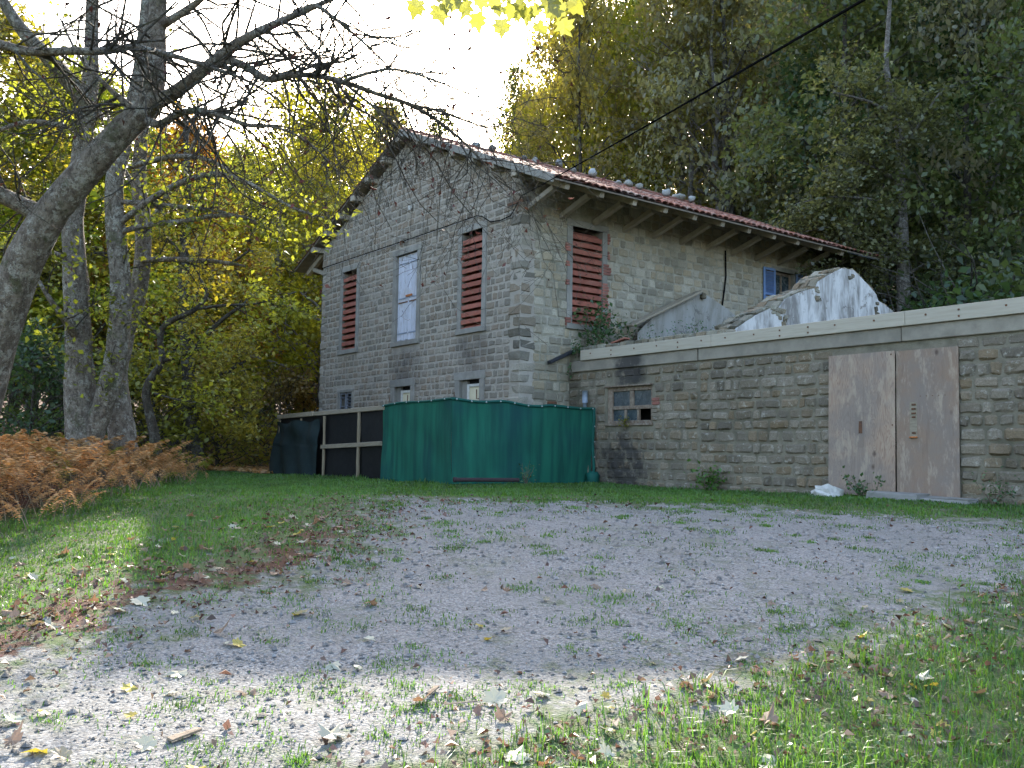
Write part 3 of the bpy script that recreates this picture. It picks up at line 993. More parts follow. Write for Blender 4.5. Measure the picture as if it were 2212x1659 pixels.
# blue shuttered window high on the side wall
a, b, c, d = BLW
o = surround('blue_shutter_window', a, b, c, d, 's', 0.12, 0.02)
m = MB()
for u0, u1, v0, v1 in ((a, a + 0.07, c, d), (b - 0.07, b, c, d), (a + 0.071, b - 0.071, d - 0.08, d), ((a + b) / 2 - 0.03, (a + b) / 2 + 0.03, c, d - 0.081)):
    m.box(HX - 0.16, HX - 0.10, GY + u0, GY + u1, v0, v1, random.random(), 0.006)
fr = m.build('window_frame', MAT['window_wood'], o)
for p, q in ((a + 0.07, (a + b) / 2 - 0.03), ((a + b) / 2 + 0.03, b - 0.07)):
    MB().box(HX - 0.135, HX - 0.13, GY + p, GY + q, c, d - 0.08).build('pane', MAT['glass'], fr)
for (p, q) in ((a - 0.56, a - 0.03), (b + 0.03, b + 0.56)):
    m = MB()
    for u0, u1, v0, v1 in ((p, p + 0.07, c, d + 0.03), (q - 0.07, q, c, d + 0.03), (p + 0.071, q - 0.071, d - 0.04, d + 0.03), (p + 0.071, q - 0.071, c, c + 0.08), (p + 0.071, q - 0.071, (c + d) / 2 - 0.03, (c + d) / 2 + 0.03)):
        m.box(HX + 0.045, HX + 0.08, GY + u0, GY + u1, v0, v1, random.random(), 0.004)
    lf = m.build('shutter', MAT['blue_shutter'], o)
    lf['label'] = 'blue louvred shutter leaf'
    m = MB()
    zc = c + 0.1
    while zc < d - 0.05:
        an = math.radians(45)
        if abs(zc - (c + d) / 2) > 0.04:
            m.obox((HX + 0.062, GY + (p + q) / 2, zc), np.array([(0, 1, 0), (math.cos(an), 0, -math.sin(an)), (math.sin(an), 0, math.cos(an))]), ((q - p) / 2 - 0.07, 0.024, 0.004), random.random())
        zc += 0.042
    m.build('slat_panel', MAT['blue_shutter'], lf, kind='stuff')

# brick repairs beside the side louvre
for u, z0, n, wd in ((SLV[0] - 0.22, 4.78, 3, 0.15), (SLV[0] - 0.20, 4.42, 2, 0.11), (SLV[0] - 0.20, 3.98, 2, 0.11), (SLV[0] - 0.21, 3.02, 3, 0.15),
                     (SLV[1] + 0.15, 5.12, 4, 0.08), (SLV[1] + 0.02, 4.36, 4, 0.22), (SLV[1] + 0.0, 3.55, 9, 0.20), (SLV[1] + 0.02, 3.05, 6, 0.26), (SLV[1] + 0.16, 4.75, 3, 0.07)):
    for k in range(n):
        ww = wd * random.uniform(0.75, 1.15)
        mm = MB(); mm.box(HX - 0.05, HX + 0.042 + random.uniform(0, 0.012), GY + u, GY + u + ww, z0 + k * 0.068 + 0.004, z0 + k * 0.068 + 0.06, random.random(), 0.006)
        mm.build('brick', MAT['brick'], side)
# gable brick repairs
for u, z0, n in ((-1.30, 4.1, 2), (-2.62, 3.4, 2)):
    for k in range(n):
        mm = MB(); mm.box(HX + u, HX + u + random.uniform(0.09, 0.13), GY - 0.012, GY + 0.03, z0 + k * 0.068 + 0.004, z0 + k * 0.068 + 0.06, random.random(), 0.006)
        mm.build('brick', MAT['brick'], gable)

# ------------------------------------------------------------------ roof
roof = MB()
FO = 0.30           # overhang over the gable
EX = 1.52           # eave overhang
y0, y1 = GY - FO, GY + WL + 0.45
th = 0.035
def roof_z(x):      # underside of the boarding
    return EAVE_Z + 0.14 + SLOPE * (GW / 2 - abs(x - RX))
for sg in (1, -1):
    xe = RX + sg * (GW / 2 + EX)
    V = []
    for yy in (y0, y1):
        for (xx, dz) in ((RX, 0), (xe, 0), (xe, th), (RX, th)):
            V.append((xx, yy, roof_z(xx) + dz))
    fcs = [(0, 1, 2, 3), (4, 7, 6, 5), (0, 4, 5, 1), (1, 5, 6, 2), (3, 2, 6, 7), (0, 3, 7, 4)]
    roof.add(V, fcs if sg > 0 else [f[::-1] for f in fcs], 0.5)
roof_o = roof.build('roof', MAT['soffit'], house)

# rafters with slanting struts along the right eave (and the left one)
ys = [0.15 + 1.015 * k for k in range(12)]
for sg in (1, -1):
    for k, u in enumerate(ys):
        y = GY + u
        if y > GY + WL + 0.1: continue
        xw = RX + sg * GW / 2
        m = MB()
        p0 = np.array([xw - sg * 0.1, y, EAVE_Z + 0.06 + SLOPE * 0.1]); p1 = np.array([xw + sg * 1.42, y, EAVE_Z + 0.06 - SLOPE * 1.42])
        m.bar(p0, p1, 0.13, 0.15, random.random(), ch=0.008)
        m.build('rafter', MAT['rafter'], roof_o)
        m = MB()
        m.bar((xw - sg * 0.03, y, 5.56), (xw + sg * 0.98, y, EAVE_Z - 0.03 - SLOPE * 0.98 - 0.02), 0.12, 0.12, random.random(), ch=0.008)
        m.build('strut', MAT['rafter'], roof_o)
# purlin ends poking out of the gable
for sg in (-1, 1):
    for k in range(7):
        off = 0.05 + 0.86 * k
        if k == 0 and sg == 1: continue
        x = RX + sg * off
        m = MB(); m.box(x - 0.10, x + 0.10, GY - 0.34, GY + 0.1, roof_z(x) - 0.16 - 0.045, roof_z(x) - 0.045, random.random(), 0.012)
        m.build('purlin_end', MAT['rafter'], roof_o)
# rake boards
for sg in (1,):
    xe = RX + sg * (GW / 2 + EX)
    m = MB(); m.bar((RX + sg * 0.02, y0 - 0.03, roof_z(RX) + 0.02), (xe, y0 - 0.03, roof_z(xe) + 0.02), 0.05, 0.17, 0.6, ch=0.01)
    m.build('rake_board', MAT['concrete'], roof_o)

# tiles: barrel profile sheets, one object for each near tile
TW, TL = 0.215, 0.36


def tile_mesh(sg, x_low, y, jz=0.0, jr=0.0, lw=TL):
    """one tile whose lower edge lies at horizontal distance x_low from the ridge"""
    n = 5
    V = []
    for e in (0, 1):
        off = x_low - e * (lw + 0.06) * math.cos(math.atan(SLOPE))
        off = max(off, 0.0)
        x = RX + sg * off
        zb = roof_z(x) + th + (0.045 if e == 0 else 0.012) + jz
        for i in range(n):
            a = math.pi * i / (n - 1)
            rr = 0.52 * TW * (1.0 if e == 0 else 0.88)
            V.append((x, y - rr * math.cos(a) + (jr if e == 0 else 0), zb + 0.062 * math.sin(a)))
    for i in range(n):
        x, yy, zz = V[i]
        V.append((x, yy * 1.0, zz - 0.022))
    Fc = []
    for i in range(n - 1):
        Fc.append((i, i + 1, n + i + 1, n + i))
        Fc.append((i, 2 * n + i, 2 * n + i + 1, i + 1))
    return np.array(V), Fc


tiles = []
total = GW / 2 + EX + 0.05
for sg in (1, -1):
    nrow = int(total / (TL * math.cos(math.atan(SLOPE)))) + 1
    for r_ in range(nrow):
        xl = total - r_ * TL * math.cos(math.atan(SLOPE))
        if xl < 0.12: continue
        yy = y0 + 0.08
        while yy < y1:
            tiles.append((sg, xl, yy)); yy += TW
ind = 0
rest = MB()
for sg, xl, yy in tiles:
    tt = tile_mesh(sg, xl, yy, random.uniform(-0.004, 0.016), random.uniform(-0.02, 0.02))
    near = sg == 1 and (xl > total - 0.2 or yy < y0 + 0.75 or (yy < y0 + 1.4 and xl < 4)) and ind < 150
    fl = tt[1] if sg < 0 else [f[::-1] for f in tt[1]]
    if near:
        mk('roof_tile', tt[0], fl, MAT['tile'], roof_o, tint=random.random()); ind += 1
    else:
        rest.add(tt[0], fl, random.random())
rest.build('roof_tiles', MAT['tile'], roof_o, kind='stuff')

# ridge cap
m = MB(); m.tube([(RX, y0 + 0.05 + k * 0.4, roof_z(RX) + th + 0.03) for k in range(int((y1 - y0) / 0.4))], 0.13, 8, 0.4)
m.build('ridge_cap', MAT['tile'], roof_o)
# broken sheet at the far end of the eave
m = MB(); m.obox((RX + GW / 2 + EX - 0.1, y1 - 0.9, roof_z(RX + GW / 2 + EX) + 0.02), np.array([(0.93, 0.1, -0.36), (-0.1, 0.99, 0.04), (0.36, 0, 0.93)]), (0.38, 0.8, 0.012), 0.3, 0.0, 0.01)
m.build('loose_sheet', MAT['grey_paint'], roof_o)


def rock(c, r, mat, name, parent=None, squash=0.7, seed=None, t=None):
    """a lumpy stone"""
    q = np.random.default_rng(seed if seed is not None else random.randint(0, 10 ** 6))
    V = []; Fc = []
    nu, nv = 9, 6
    ph = q.uniform(0, 6, 6)
    for b in range(1, nv):
        for a in range(nu):
            th_ = math.pi * b / nv; f_ = 2 * math.pi * a / nu
            d = np.array([math.sin(th_) * math.cos(f_), math.sin(th_) * math.sin(f_), math.cos(th_)])
            k = 1 + 0.18 * math.sin(3 * d[0] + ph[0]) + 0.15 * math.sin(4 * d[1] + ph[1]) + 0.12 * math.sin(5 * d[2] + ph[2]) + q.normal(0, 0.05)
            V.append(d * k)
    V.append((0, 0, 1.0)); V.append((0, 0, -1.0))
    for b in range(nv - 2):
        for a in range(nu):
            i = b * nu + a; j = b * nu + (a + 1) % nu
            Fc.append((i, i + nu, j + nu, j))
    top = (nv - 1) * nu
    for a in range(nu):
        Fc.append((top, a, (a + 1) % nu)); Fc.append((top + 1, (nv - 2) * nu + (a + 1) % nu, (nv - 2) * nu + a))
    V = np.array(V, float) * np.array([1, q.uniform(0.7, 1.1), squash]) * r
    an = q.uniform(0, 6)
    V[:, :2] = V[:, :2] @ np.array([[math.cos(an), -math.sin(an)], [math.sin(an), math.cos(an)]])
    o = mk(name, V, Fc, mat, parent, tint=t if t is not None else random.random(), smooth=True)
    o.location = c
    return o


# stones weighting the ridge
ORD = ['first', 'second', 'third', 'fourth', 'fifth', 'sixth', 'seventh', 'eighth', 'ninth', 'tenth', 'eleventh', 'twelfth', 'thirteenth', 'fourteenth', 'fifteenth', 'sixteenth', 'seventeenth', 'eighteenth', 'nineteenth', 'twentieth'] + ['farthest'] * 10
yy = GY + 2.2; k = 0
while yy < y1 - 0.3:
    big = random.uniform(0.09, 0.19)
    o = rock((RX + random.uniform(0.0, 0.3), yy, roof_z(RX) + th + 0.10 + big * 0.45), big, MAT['roof_stone'], 'roof_stone', None, 0.75)
    tag(o, 'pale lichen stone on the roof ridge, ' + ORD[min(k, 29)] + ' from the gable', 'stone', 'stones along the roof ridge')
    yy += random.choice((0.42, 0.5, 0.75, 1.2)); k += 1

# ------------------------------------------------------------------ annex
annex = empty('stone_annex', (0, 0, 0), label='long low rough stone annex with board coping right of the house', cat='annex')
AX0, AX1 = HX, -1.5
AWIN = (-15.05, -13.69, 0.71, 1.50)
ADOOR = (-9.36, -7.22, -0.75, 1.72)
mb = MB()
wall_boxes(mb, AX0, AX1, Z0, 1.91, [AWIN, ADOOR], lambda a, b, c, d: mb.box(a, b, AY, AY + 0.45, c, d))
mb.box(AX0, AX1, AY + 0.02, AY + 0.45, 1.91, 2.33)
afront = mb.build('front_wall', MAT['mortar_annex'], annex)
st = []
AO = [(AWIN[0] - 0.06, AWIN[1] + 0.06, AWIN[2] - 0.02, AWIN[3] + 0.12), (ADOOR[0] - 0.02, ADOOR[1] + 0.02, ADOOR[2], ADOOR[3] + 0.12)]
for (a, b) in ((AX0 + 0.02, -12.43), (-12.39, AX1)):
    for rc in lay(a, b, -0.70, 1.89, 0.20, 0.29, AO, None, 0.16, 0.5):
        bl = random.uniform(0.012, 0.05) * (0.7 if rc[0] < -13 else 1.0)
        r_ = stone(rc, 0.024, bl, lambda x, y, n: (x, AY - n, y), -0.008, 0.17, 1.15)
        if r_: st.append(r_)
place_stones(st, afront, MAT['stone_annex'], 300, 'stone_facing')
mb = MB()
mb.box(AX1 - 0.45, AX1, AY + 0.45, AY + 7.6, Z0, 2.33)
mb.box(AX0, AX1, AY + 7.6, AY + 8.0, Z0, 2.33)
mb.box(-11.7, AX1 - 0.45, AY + 0.45, AY + 7.6, 2.05, 2.2)
mb.build('rear_wall', MAT['mortar_annex'], annex)
# concrete band, coping boards
for a, b in ((AX0 + 0.015, -12.42), (-12.39, -8.1), (-8.09, AX1)):
    m = MB(); m.box(a, b, AY - 0.05, AY + 0.019, 1.915, 2.158, random.uniform(0.35, 0.65), 0.012)
    m.build('concrete_band', MAT['band'], annex)
for a, b in ((-15.87, -12.02), (-12.015, -8.0), (-7.995, -4.2), (-4.195, AX1)):
    m = MB(); m.box(a, b, AY - 0.10, AY + 0.019, 2.16, 2.395, random.uniform(0.4, 0.6), 0.006)
    cb = m.build('coping_board', MAT['coping'], annex)
    x = a + 0.35
    while x < b - 0.1:
        for zz in ((2.30,) if random.random() < 0.6 else (2.22, 2.32)):
            m = MB(); m.tube([(x, AY - 0.10, zz), (x, AY - 0.112, zz)], [0.018, 0.014], 7)
            m.build('bolt', MAT['iron'], cb)
        x += random.uniform(0.5, 0.75)
m = MB(); m.box(AX0 + 0.02, AX1, AY + 0.02, AY + 0.60, 2.3301, 2.375, 0.4, 0.01); m.build('wall_top', MAT['soil'], annex)
# small stones capping the wall at its left end
x = -16.3
while x < -11.9:
    w = random.uniform(0.2, 0.34)
    m = MB(); m.obox((x + w / 2, AY + 0.16, 2.43 + 0.02 * random.random()), np.eye(3), (w / 2 - 0.012, 0.13, 0.055), random.random(), 0.02, 0.006)
    m.build('cap_stone', MAT['rubble'], annex)
    x += w

# window of the annex
win = empty('wooden_window', (0, 0, 0)); win.parent = annex
a, b, c, d = AWIN
def wbar(x0, x1, z0, z1, p=0.0, t=0.5, parent=None, name='window_bar'):
    m = MB(); m.box(x0, x1, AY + 0.02 - p, AY + 0.085, z0, z1, t, 0.006)
    return m.build(name, MAT['window_wood'], parent or win)
wbar(a, a + 0.14, c, d, 0.01, 0.8, name='window_frame'); wbar(b - 0.05, b, c, d, 0.01, 0.3, name='window_frame')
wbar(a + 0.141, b - 0.051, d - 0.09, d, 0.01, 0.3, name='window_frame'); wbar(a + 0.141, b - 0.051, c, c + 0.06, 0.01, 0.3, name='window_frame')
zm = c + 0.34
wbar(a + 0.141, b - 0.051, zm - 0.04, zm + 0.04, 0.005)
xm = (a + 0.14 + b - 0.05) / 2
wbar(xm - 0.06, xm + 0.06, zm + 0.041, d - 0.091, 0.0)
x3 = [a + 0.14 + (b - a - 0.19) * k / 3 for k in (1, 2)]
for q in x3: wbar(q - 0.03, q + 0.03, c + 0.061, zm - 0.041, 0.0)
def wpane(x0, x1, z0, z1):
    m = MB(); m.box(x0, x1, AY + 0.055, AY + 0.06, z0, z1); m.build('pane', MAT['glass'], win)
wpane(a + 0.14, xm - 0.06, zm + 0.04, d - 0.09); wpane(xm + 0.06, b - 0.05, zm + 0.04, d - 0.09)
wpane(a + 0.14, x3[0] - 0.03, c + 0.06, zm - 0.04); wpane(x3[0] + 0.03, x3[1] - 0.03, c + 0.06, zm - 0.04)
m = MB(); m.box(a - 0.05, b + 0.03, AY - 0.07, AY + 0.1, d + 0.002, d + 0.035, 0.3, 0.006); m.build('lintel_board', MAT['window_wood'], win)
m = MB(); m.box(a - 0.06, b + 0.03, AY - 0.05, AY + 0.018, c - 0.05, c - 0.002, 0.3, 0.006); m.build('sill', MAT['window_wood'], win)
m = MB(); m.box(a, b, AY + 0.46, AY + 0.5, c - 0.1, d + 0.1); m.build('interior_shade_sheet', MAT['dark'], win)  # added sheet, interior shade behind the panes put in as near-black colour
for k in range(6):
    m = MB(); m.box(b + 0.02, b + 0.02 + random.uniform(0.12, 0.2), AY - 0.03, AY + 0.02, c + 0.05 + k * 0.08, c + 0.118 + k * 0.08, random.random(), 0.006)
    m.build('brick', MAT['brick'] if k > 3 else MAT['stone_annex'], afront)

# plywood boards over the doorway
def plyboard(x0, x1, z0, z1, y, label, lean):
    o = empty('plywood_board', ((x0 + x1) / 2, y, z0), label=label, cat='plywood board', group='plywood boards over the doorway')
    w = (x1 - x0) / 2
    m = MB(); m.obox((0, 0, (z1 - z0) / 2), np.eye(3), (w, 0.011, (z1 - z0) / 2), 0.62 if x0 < -9 else 0.22, 0.003)
    m.build('panel', MAT['ply'], o)
    o.rotation_euler = (lean, 0, 0)
    return o


pb = plyboard(-9.42, -8.20, -0.58, 1.775, AY - 0.11, 'pale plywood board on the left half of the annex doorway', -0.022)
m = MB(); m.obox((-0.02, -0.0135, 1.08), np.eye(3), (0.085, 0.0022, 0.29), 0.2, 0.0); m.build('patch', MAT['ply'], pb)
m = MB(); m.obox((0.0, -0.018, 1.12), np.eye(3), (0.03, 0.002, 0.10), 0.3, 0.0, 0.004); m.build('hasp', MAT['iron'], pb)
for q in ((0.55, 2.30), (0.57, 1.15)):
    m = MB(); m.tube([(q[0], -0.01, q[1]), (q[0], -0.016, q[1])], 0.014, 7); m.build('screw', MAT['iron'], pb)
pb = plyboard(-8.19, -7.17, -0.61, 1.765, AY - 0.075, 'darker plywood board with rusty latch on the right half of the doorway', -0.018)
m = MB(); m.obox((-0.22, -0.0135, 1.25), np.eye(3), (0.06, 0.0022, 0.29), 0.3); m.build('patch', MAT['old_wood'], pb)
for dz in (1.50, 1.43, 1.36, 1.30, 1.05):
    m = MB(); m.obox((-0.21, -0.022, dz), np.eye(3), (0.035 * random.uniform(0.6, 1.2), 0.006, 0.014), 0.2, 0.002); m.build('latch', MAT['iron'], pb)
m = MB(); m.obox((-0.21, -0.035, 0.98), np.eye(3), (0.06, 0.02, 0.012), 0.8, 0.004); m.build('bracket', MAT['rust_bright'], pb)
for k in range(5):
    m = MB(); m.tube([(0.1 * k - 0.1, -0.01, 1.63), (0.1 * k - 0.1, -0.015, 1.63)], 0.008, 6); m.build('screw', MAT['iron'], pb)

# rubble filling the roofless annex
nx, ny = 46, 34
X, Y = np.meshgrid(np.linspace(-16.3, -12.2, nx), np.linspace(AY + 0.55, AY + 7.5, ny))
def rub_z(x, y):
    return 2.36 + 0.15 * (y - AY - 0.5) * np.clip((AY + 5.2 - y) / 3, -0.2, 1) + 0.10 * hnoise(x, y, 0.7, 3) + 0.05 * hnoise(x, y, 0.25, 8) + 0.08 * np.clip((-14.5 - x), 0, 2)
Zr = rub_z(X, Y)
i = np.arange(ny - 1)[:, None] * nx + np.arange(nx - 1)[None, :]
o = mk('rubble_bed', np.stack([X, Y, Zr], -1).reshape(-1, 3), np.stack([i, i + 1, i + nx + 1, i + nx], -1).reshape(-1, 4), MAT['soil'], smooth=False, tint=0.5)
tag(o, 'earth and debris filling the roofless annex behind the coping', 'debris', kind='stuff')
m = MB()
for k in range(420):
    x = random.uniform(-16.2, -12.4); y = AY + 0.45 + random.random() ** 1.4 * 5.5
    r_ = random.uniform(0.05, 0.17)
    ax = np.linalg.qr(np.eye(3) + rng.normal(0, 0.22, (3, 3)))[0]
    m.obox((x, y, float(rub_z(x, y)) + 0.02), ax, (r_, r_ * random.uniform(0.5, 1), r_ * random.uniform(0.15, 0.4)), random.random(), 0.012, 0.01)
o = m.build('rubble', MAT['rubble']); tag(o, 'heap of broken slates and stones on top of the annex', 'rubble', kind='stuff')
for k, (x, y, a) in enumerate(((-13.2, AY + 0.9, 0.3), (-12.6, AY + 1.3, -0.4), (-15.3, AY + 0.6, 0.2))):
    m = MB(); m.obox((0, 0, 0.03), np.array([(math.cos(a), math.sin(a), 0.25), (-math.sin(a), math.cos(a), 0), (-0.25, 0, 1)]), (0.2, 0.1, 0.02), random.random(), 0.008)
    o = m.build('broken_tile', MAT['tile']); o.location = (x, y, float(rub_z(x, y)) + 0.06)
    tag(o, 'broken red tile lying on the annex rubble ' + ('beside the white plaster gable', 'against the white plaster gable foot', 'near the climbing shrub')[k], 'tile')


def gable_ruin(name, x0, x1, prof, mat, label, stone_top=True):
    """wall in the YZ plane with a broken outline; x1 is the plastered face"""
    root = empty(name, (x0, prof[0][0], 2.0), label=label, cat='ruined wall')
    n = len(prof)
    zb = 1.9
    lx0, lx1 = 0.0, x1 - x0
    m = MB()
    yo, zo = prof[0][0], 2.0
    V = [(lx1, y - yo, zb - zo) for y, z in prof] + [(lx1, y - yo, z - zo) for y, z in prof] + [(lx1 - 0.035, y - yo, zb - zo) for y, z in prof] + [(lx1 - 0.035, y - yo, z - zo) for y, z in prof]
    fc = []
    for i in range(n - 1):
        fc.append((i, i + 1, n + i + 1, n + i))
        fc.append((n + i, n + i + 1, 3 * n + i + 1, 3 * n + i))
    m.add(V, fc, 0.5)
    m.build('plaster_face', mat, root)
    if stone_top:
        core = MB()
        V = []
        for xx in (lx0, lx1 - 0.036):
            for y, z in prof: V.append((xx, y - yo, zb - zo))
            for y, z in prof: V.append((xx, y - yo, z - zo - 0.03))
        fc = []
        for i in range(n - 1):
            fc += [(i, n + i, n + i + 1, i + 1), (2 * n + i, 2 * n + i + 1, 3 * n + i + 1, 3 * n + i), (n + i, 3 * n + i, 3 * n + i + 1, n + i + 1)]
        core.add(V, fc, 0.5)
        core.build('rubble_core', MAT['mortar_side'], root)
        # slates and stones laid on the slope
        for i in range(n - 1):
            (ya, za), (yb_, zb_) = prof[i], prof[i + 1]
            L = math.hypot(yb_ - ya, zb_ - za)
            k = max(1, int(L / 0.22))
            for q in range(k):
                for w in range(3):
                    t_ = (q + 0.5 + random.uniform(-0.2, 0.2)) / k
                    yy, zz = ya + (yb_ - ya) * t_, za + (zb_ - za) * t_
                    an = math.atan2(zb_ - za, yb_ - ya) + random.uniform(-0.15, 0.15)
                    ax = np.array([(1, random.uniform(-0.2, 0.2), 0), (0, math.cos(an), math.sin(an)), (0, -math.sin(an), math.cos(an))])
                    mm = MB(); mm.obox((lx0 + (w + 0.5) / 3 * (lx1 - lx0 - 0.02), yy - yo, zz - zo + 0.005 + 0.02 * random.random()), ax, (random.uniform(0.07, 0.12), random.uniform(0.1, 0.16), random.uniform(0.018, 0.04)), random.random(), 0.01, 0.008)
                    mm.build('slate', MAT['rubble'], root)
    return root


prof = [(14.30, 2.30), (14.42, 2.56), (15.0, 2.86), (15.54, 3.09), (15.72, 3.06), (15.96, 3.30), (16.45, 3.50), (16.84, 3.62), (17.02, 3.66), (17.12, 3.82), (17.6, 4.05), (18.0, 4.22), (18.42, 4.24), (18.7, 4.12), (19.0, 3.98), (19.32, 3.80), (19.4, 3.66), (19.8, 3.55), (20.2, 3.40), (20.8, 3.1)]
gable_ruin('white_gable_ruin', -12.42, -11.8, prof, MAT['plaster_white'], 'broken gable wall with stained white plaster standing above the coping')
wr = bpy.data.objects['white_gable_ruin']
for (y_, z_, n_, sy, sz) in ((15.72, 2.98, 9, 0.20, 0.10), (15.95, 2.85, 4, 0.08, 0.10), (17.05, 3.55, 5, 0.06, 0.14), (17.35, 2.78, 5, 0.16, 0.06), (16.9, 2.72, 3, 0.08, 0.05), (17.85, 2.95, 4, 0.06, 0.12), (19.35, 3.45, 5, 0.05, 0.16), (18.35, 4.08, 4, 0.12, 0.05)):
    for k in range(n_):
        mm = MB(); ax = np.linalg.qr(np.eye(3) + rng.normal(0, 0.12, (3, 3)))[0]
        mm.obox((0.615, y_ - 14.30 + random.uniform(-sy, sy), z_ - 2.0 + random.uniform(-sz, sz)), ax, (0.02, random.uniform(0.04, 0.09), random.uniform(0.03, 0.055)), random.random(), 0.012, 0.008)
        mm.build('exposed_stone', MAT['rubble'], wr)
prof = [(15.9, 3.0), (16.4, 3.42), (17.0, 3.70), (17.5, 3.92), (18.0, 4.16), (18.24, 4.27), (18.6, 4.16), (19.2, 3.95), (19.8, 3.68), (20.4, 3.40), (20.9, 3.1)]
gr = gable_ruin('grey_gable_ruin', -16.33, -16.05, prof, MAT['plaster_grey'], 'low grey plaster gable remnant against the side wall of the house', False)
m = MB(); m.bar((-16.0, 15.55, 3.12), (-16.0, 18.05, 4.26), 0.30, 0.06, 0.5, ch=0.01); o = m.build('rake_slab', MAT['old_wood']); tag(o, 'slanting grey slab along the left edge of the grey plaster gable', 'slab')
o = rock((-15.98, 18.2, 4.16), 0.09, MAT['rubble'], 'beam_stub', None, 0.8); tag(o, 'round brown stub at the peak of the grey plaster gable', 'stub')

# ------------------------------------------------------------------ green tarp enclosure
fence = empty('green_tarp_screen', (-15.5, 10.2, -0.62), label='green shade tarp screen with eyelets round the corner of the house', cat='tarp screen')
FX, FY, FZ = -15.5, 10.2, -0.62


def cloth(fn, nu, nv, mat, name, parent, off=(0, 0, 0)):
    V = [np.array(fn(a / (nu - 1), b / (nv - 1))) - np.array(off) for b in range(nv) for a in range(nu)]
    Fc = [(b * nu + a, b * nu + a + 1, (b + 1) * nu + a + 1, (b + 1) * nu + a) for b in range(nv - 1) for a in range(nu - 1)]
    return mk(name, V, Fc, mat, parent, tint=0.5, smooth=True)


_fr = np.random.default_rng(31)
FOLD = [(f, _fr.uniform(0, 6.28), _fr.uniform(-4, 4), 0.10 / f ** 0.85, _fr.uniform(0, 1)) for f in _fr.uniform(5, 60, 16)]


def fold(u, v, s):
    """irregular hanging wrinkles, tighter at the ties along the top, with a few slanting creases"""
    w = 0.35 + 0.65 * (1 - v)
    z_ = sum(a * math.sin(f * u + p + s * (1 + f * 0.1) + k * v) * (w if g < 0.7 else v * 0.7) for f, p, k, a, g in FOLD) * 0.26
    z_ += 0.016 * math.sin(11 * u - 6 * v + s) * math.exp(-((v - 0.5) / 0.3) ** 2)
    return z_ + 0.03 * (1 - v) ** 2 * math.sin(4 * u + s)


topR = lambda u: 1.12 - 0.05 * u - 0.02 * math.sin(u * 14) * math.sin(u * 3.1) - 0.025 * abs(math.sin(u * math.pi * 3))
topL = lambda u: 1.12 - 0.045 * min(1, u * 1.2) - 0.03 * math.sin(u * 7) * u
def zbot(x, y): return float(gz(x, y)) + 0.01
pr = cloth(lambda u, v: (-15.5 + fold(u, v, 1.0) + 0.10 * u + (1 - v) * 0.03 * math.sin(u * 5), 10.2 + 3.68 * u, zbot(-15.45, 10.2 + 3.68 * u) * (1 - v) + topR(u) * v), 110, 26, MAT['tarp'], 'tarp_panel', fence, (FX, FY, FZ))
pl = cloth(lambda u, v: (-15.5 - 2.82 * u, 10.2 - fold(u, v, 4.0) * 1.1 - (0.02 * (1 - v) if 0.3 < u < 0.8 else 0), zbot(-15.5 - 2.82 * u, 10.15) * (1 - v) + topL(u) * v), 90, 26, MAT['tarp'], 'tarp_panel', fence, (FX, FY, FZ))
m = MB(); m.tube([(0.0 + 0.10 * u + 0.012, 3.68 * u, topR(u) - FZ - 0.015) for u in np.linspace(0, 1, 60)], 0.030, 6, 0.5); m.build('hem', MAT['hem'], fence)
m = MB(); m.tube([(-2.82 * u, -0.012, topL(u) - FZ - 0.012) for u in np.linspace(0, 1, 40)], 0.024, 6, 0.5); m.build('hem', MAT['hem'], fence)
m = MB(); m.tube([(0.10 + 0.02 * math.sin(9 * v), 3.70, 0.05 + v * (topR(1) - FZ - 0.05)) for v in np.linspace(0, 1, 20)], 0.034, 6, 0.5); m.build('hem', MAT['hem'], fence)
bag = rock((0, 0, 0), 0.17, MAT['hem'], 'tarp_bundle', fence, 0.9, 3); bag.location = (0.2, 3.62, 0.12)
for u in np.linspace(0.02, 0.99, 11):
    m = MB(); m.tube([(0.10 * u + 0.040, 3.68 * u, topR(u) - FZ - 0.02), (0.10 * u + 0.052, 3.68 * u, topR(u) - FZ - 0.02)], 0.017, 8); m.build('eyelet', MAT['eyelet'], fence)
for u in np.linspace(0.08, 0.97, 6):
    m = MB(); m.tube([(-2.82 * u, -0.036, topL(u) - FZ - 0.015), (-2.82 * u, -0.047, topL(u) - FZ - 0.015)], 0.016, 8); m.build('eyelet', MAT['eyelet'], fence)
for v in (0.15, 0.35, 0.55, 0.75):
    m = MB(); m.tube([(0.14, 3.70, v * 1.7), (0.152, 3.70, v * 1.7)], 0.016, 8); m.build('eyelet', MAT['eyelet'], fence)
for px_, py_ in ((-0.06, 0.06), (-0.06, 1.3), (-0.04, 2.6), (0.02, 3.6), (-1.3, 0.08), (-2.7, 0.08)):
    m = MB(); m.tube([(px_, py_, -0.25), (px_, py_, 1.64)], 0.03, 8, 0.5); m.build('post', MAT['post_wood'], fence)
o = empty('rusty_pipe', (-15.2, 10.02, -0.53), label='rusty pipe lying on the grass at the foot of the green tarp', cat='pipe')
pz = [pix2ground(px_, 1044) for px_ in (985, 1105)]
m = MB(); a_ = np.array(pz[0]) - [-15.2, 10.02, -0.53] + [0, 0, 0.07]; b_ = np.array(pz[1]) - [-15.2, 10.02, -0.53] + [0, 0, 0.07]
a_ = np.array([0.14, -0.02, 0.03]); b_ = np.array([0.52, 1.25, 0.03])
m.tube([a_, b_], 0.04, 10, 0.4); m.build('tube', MAT['pipe_dark'], o)
m = MB(); m.tube([a_ - (b_ - a_) * 0.02, a_ + (b_ - a_) * 0.03], 0.05, 10, 0.3); m.build('collar', MAT['pipe_dark'], o)

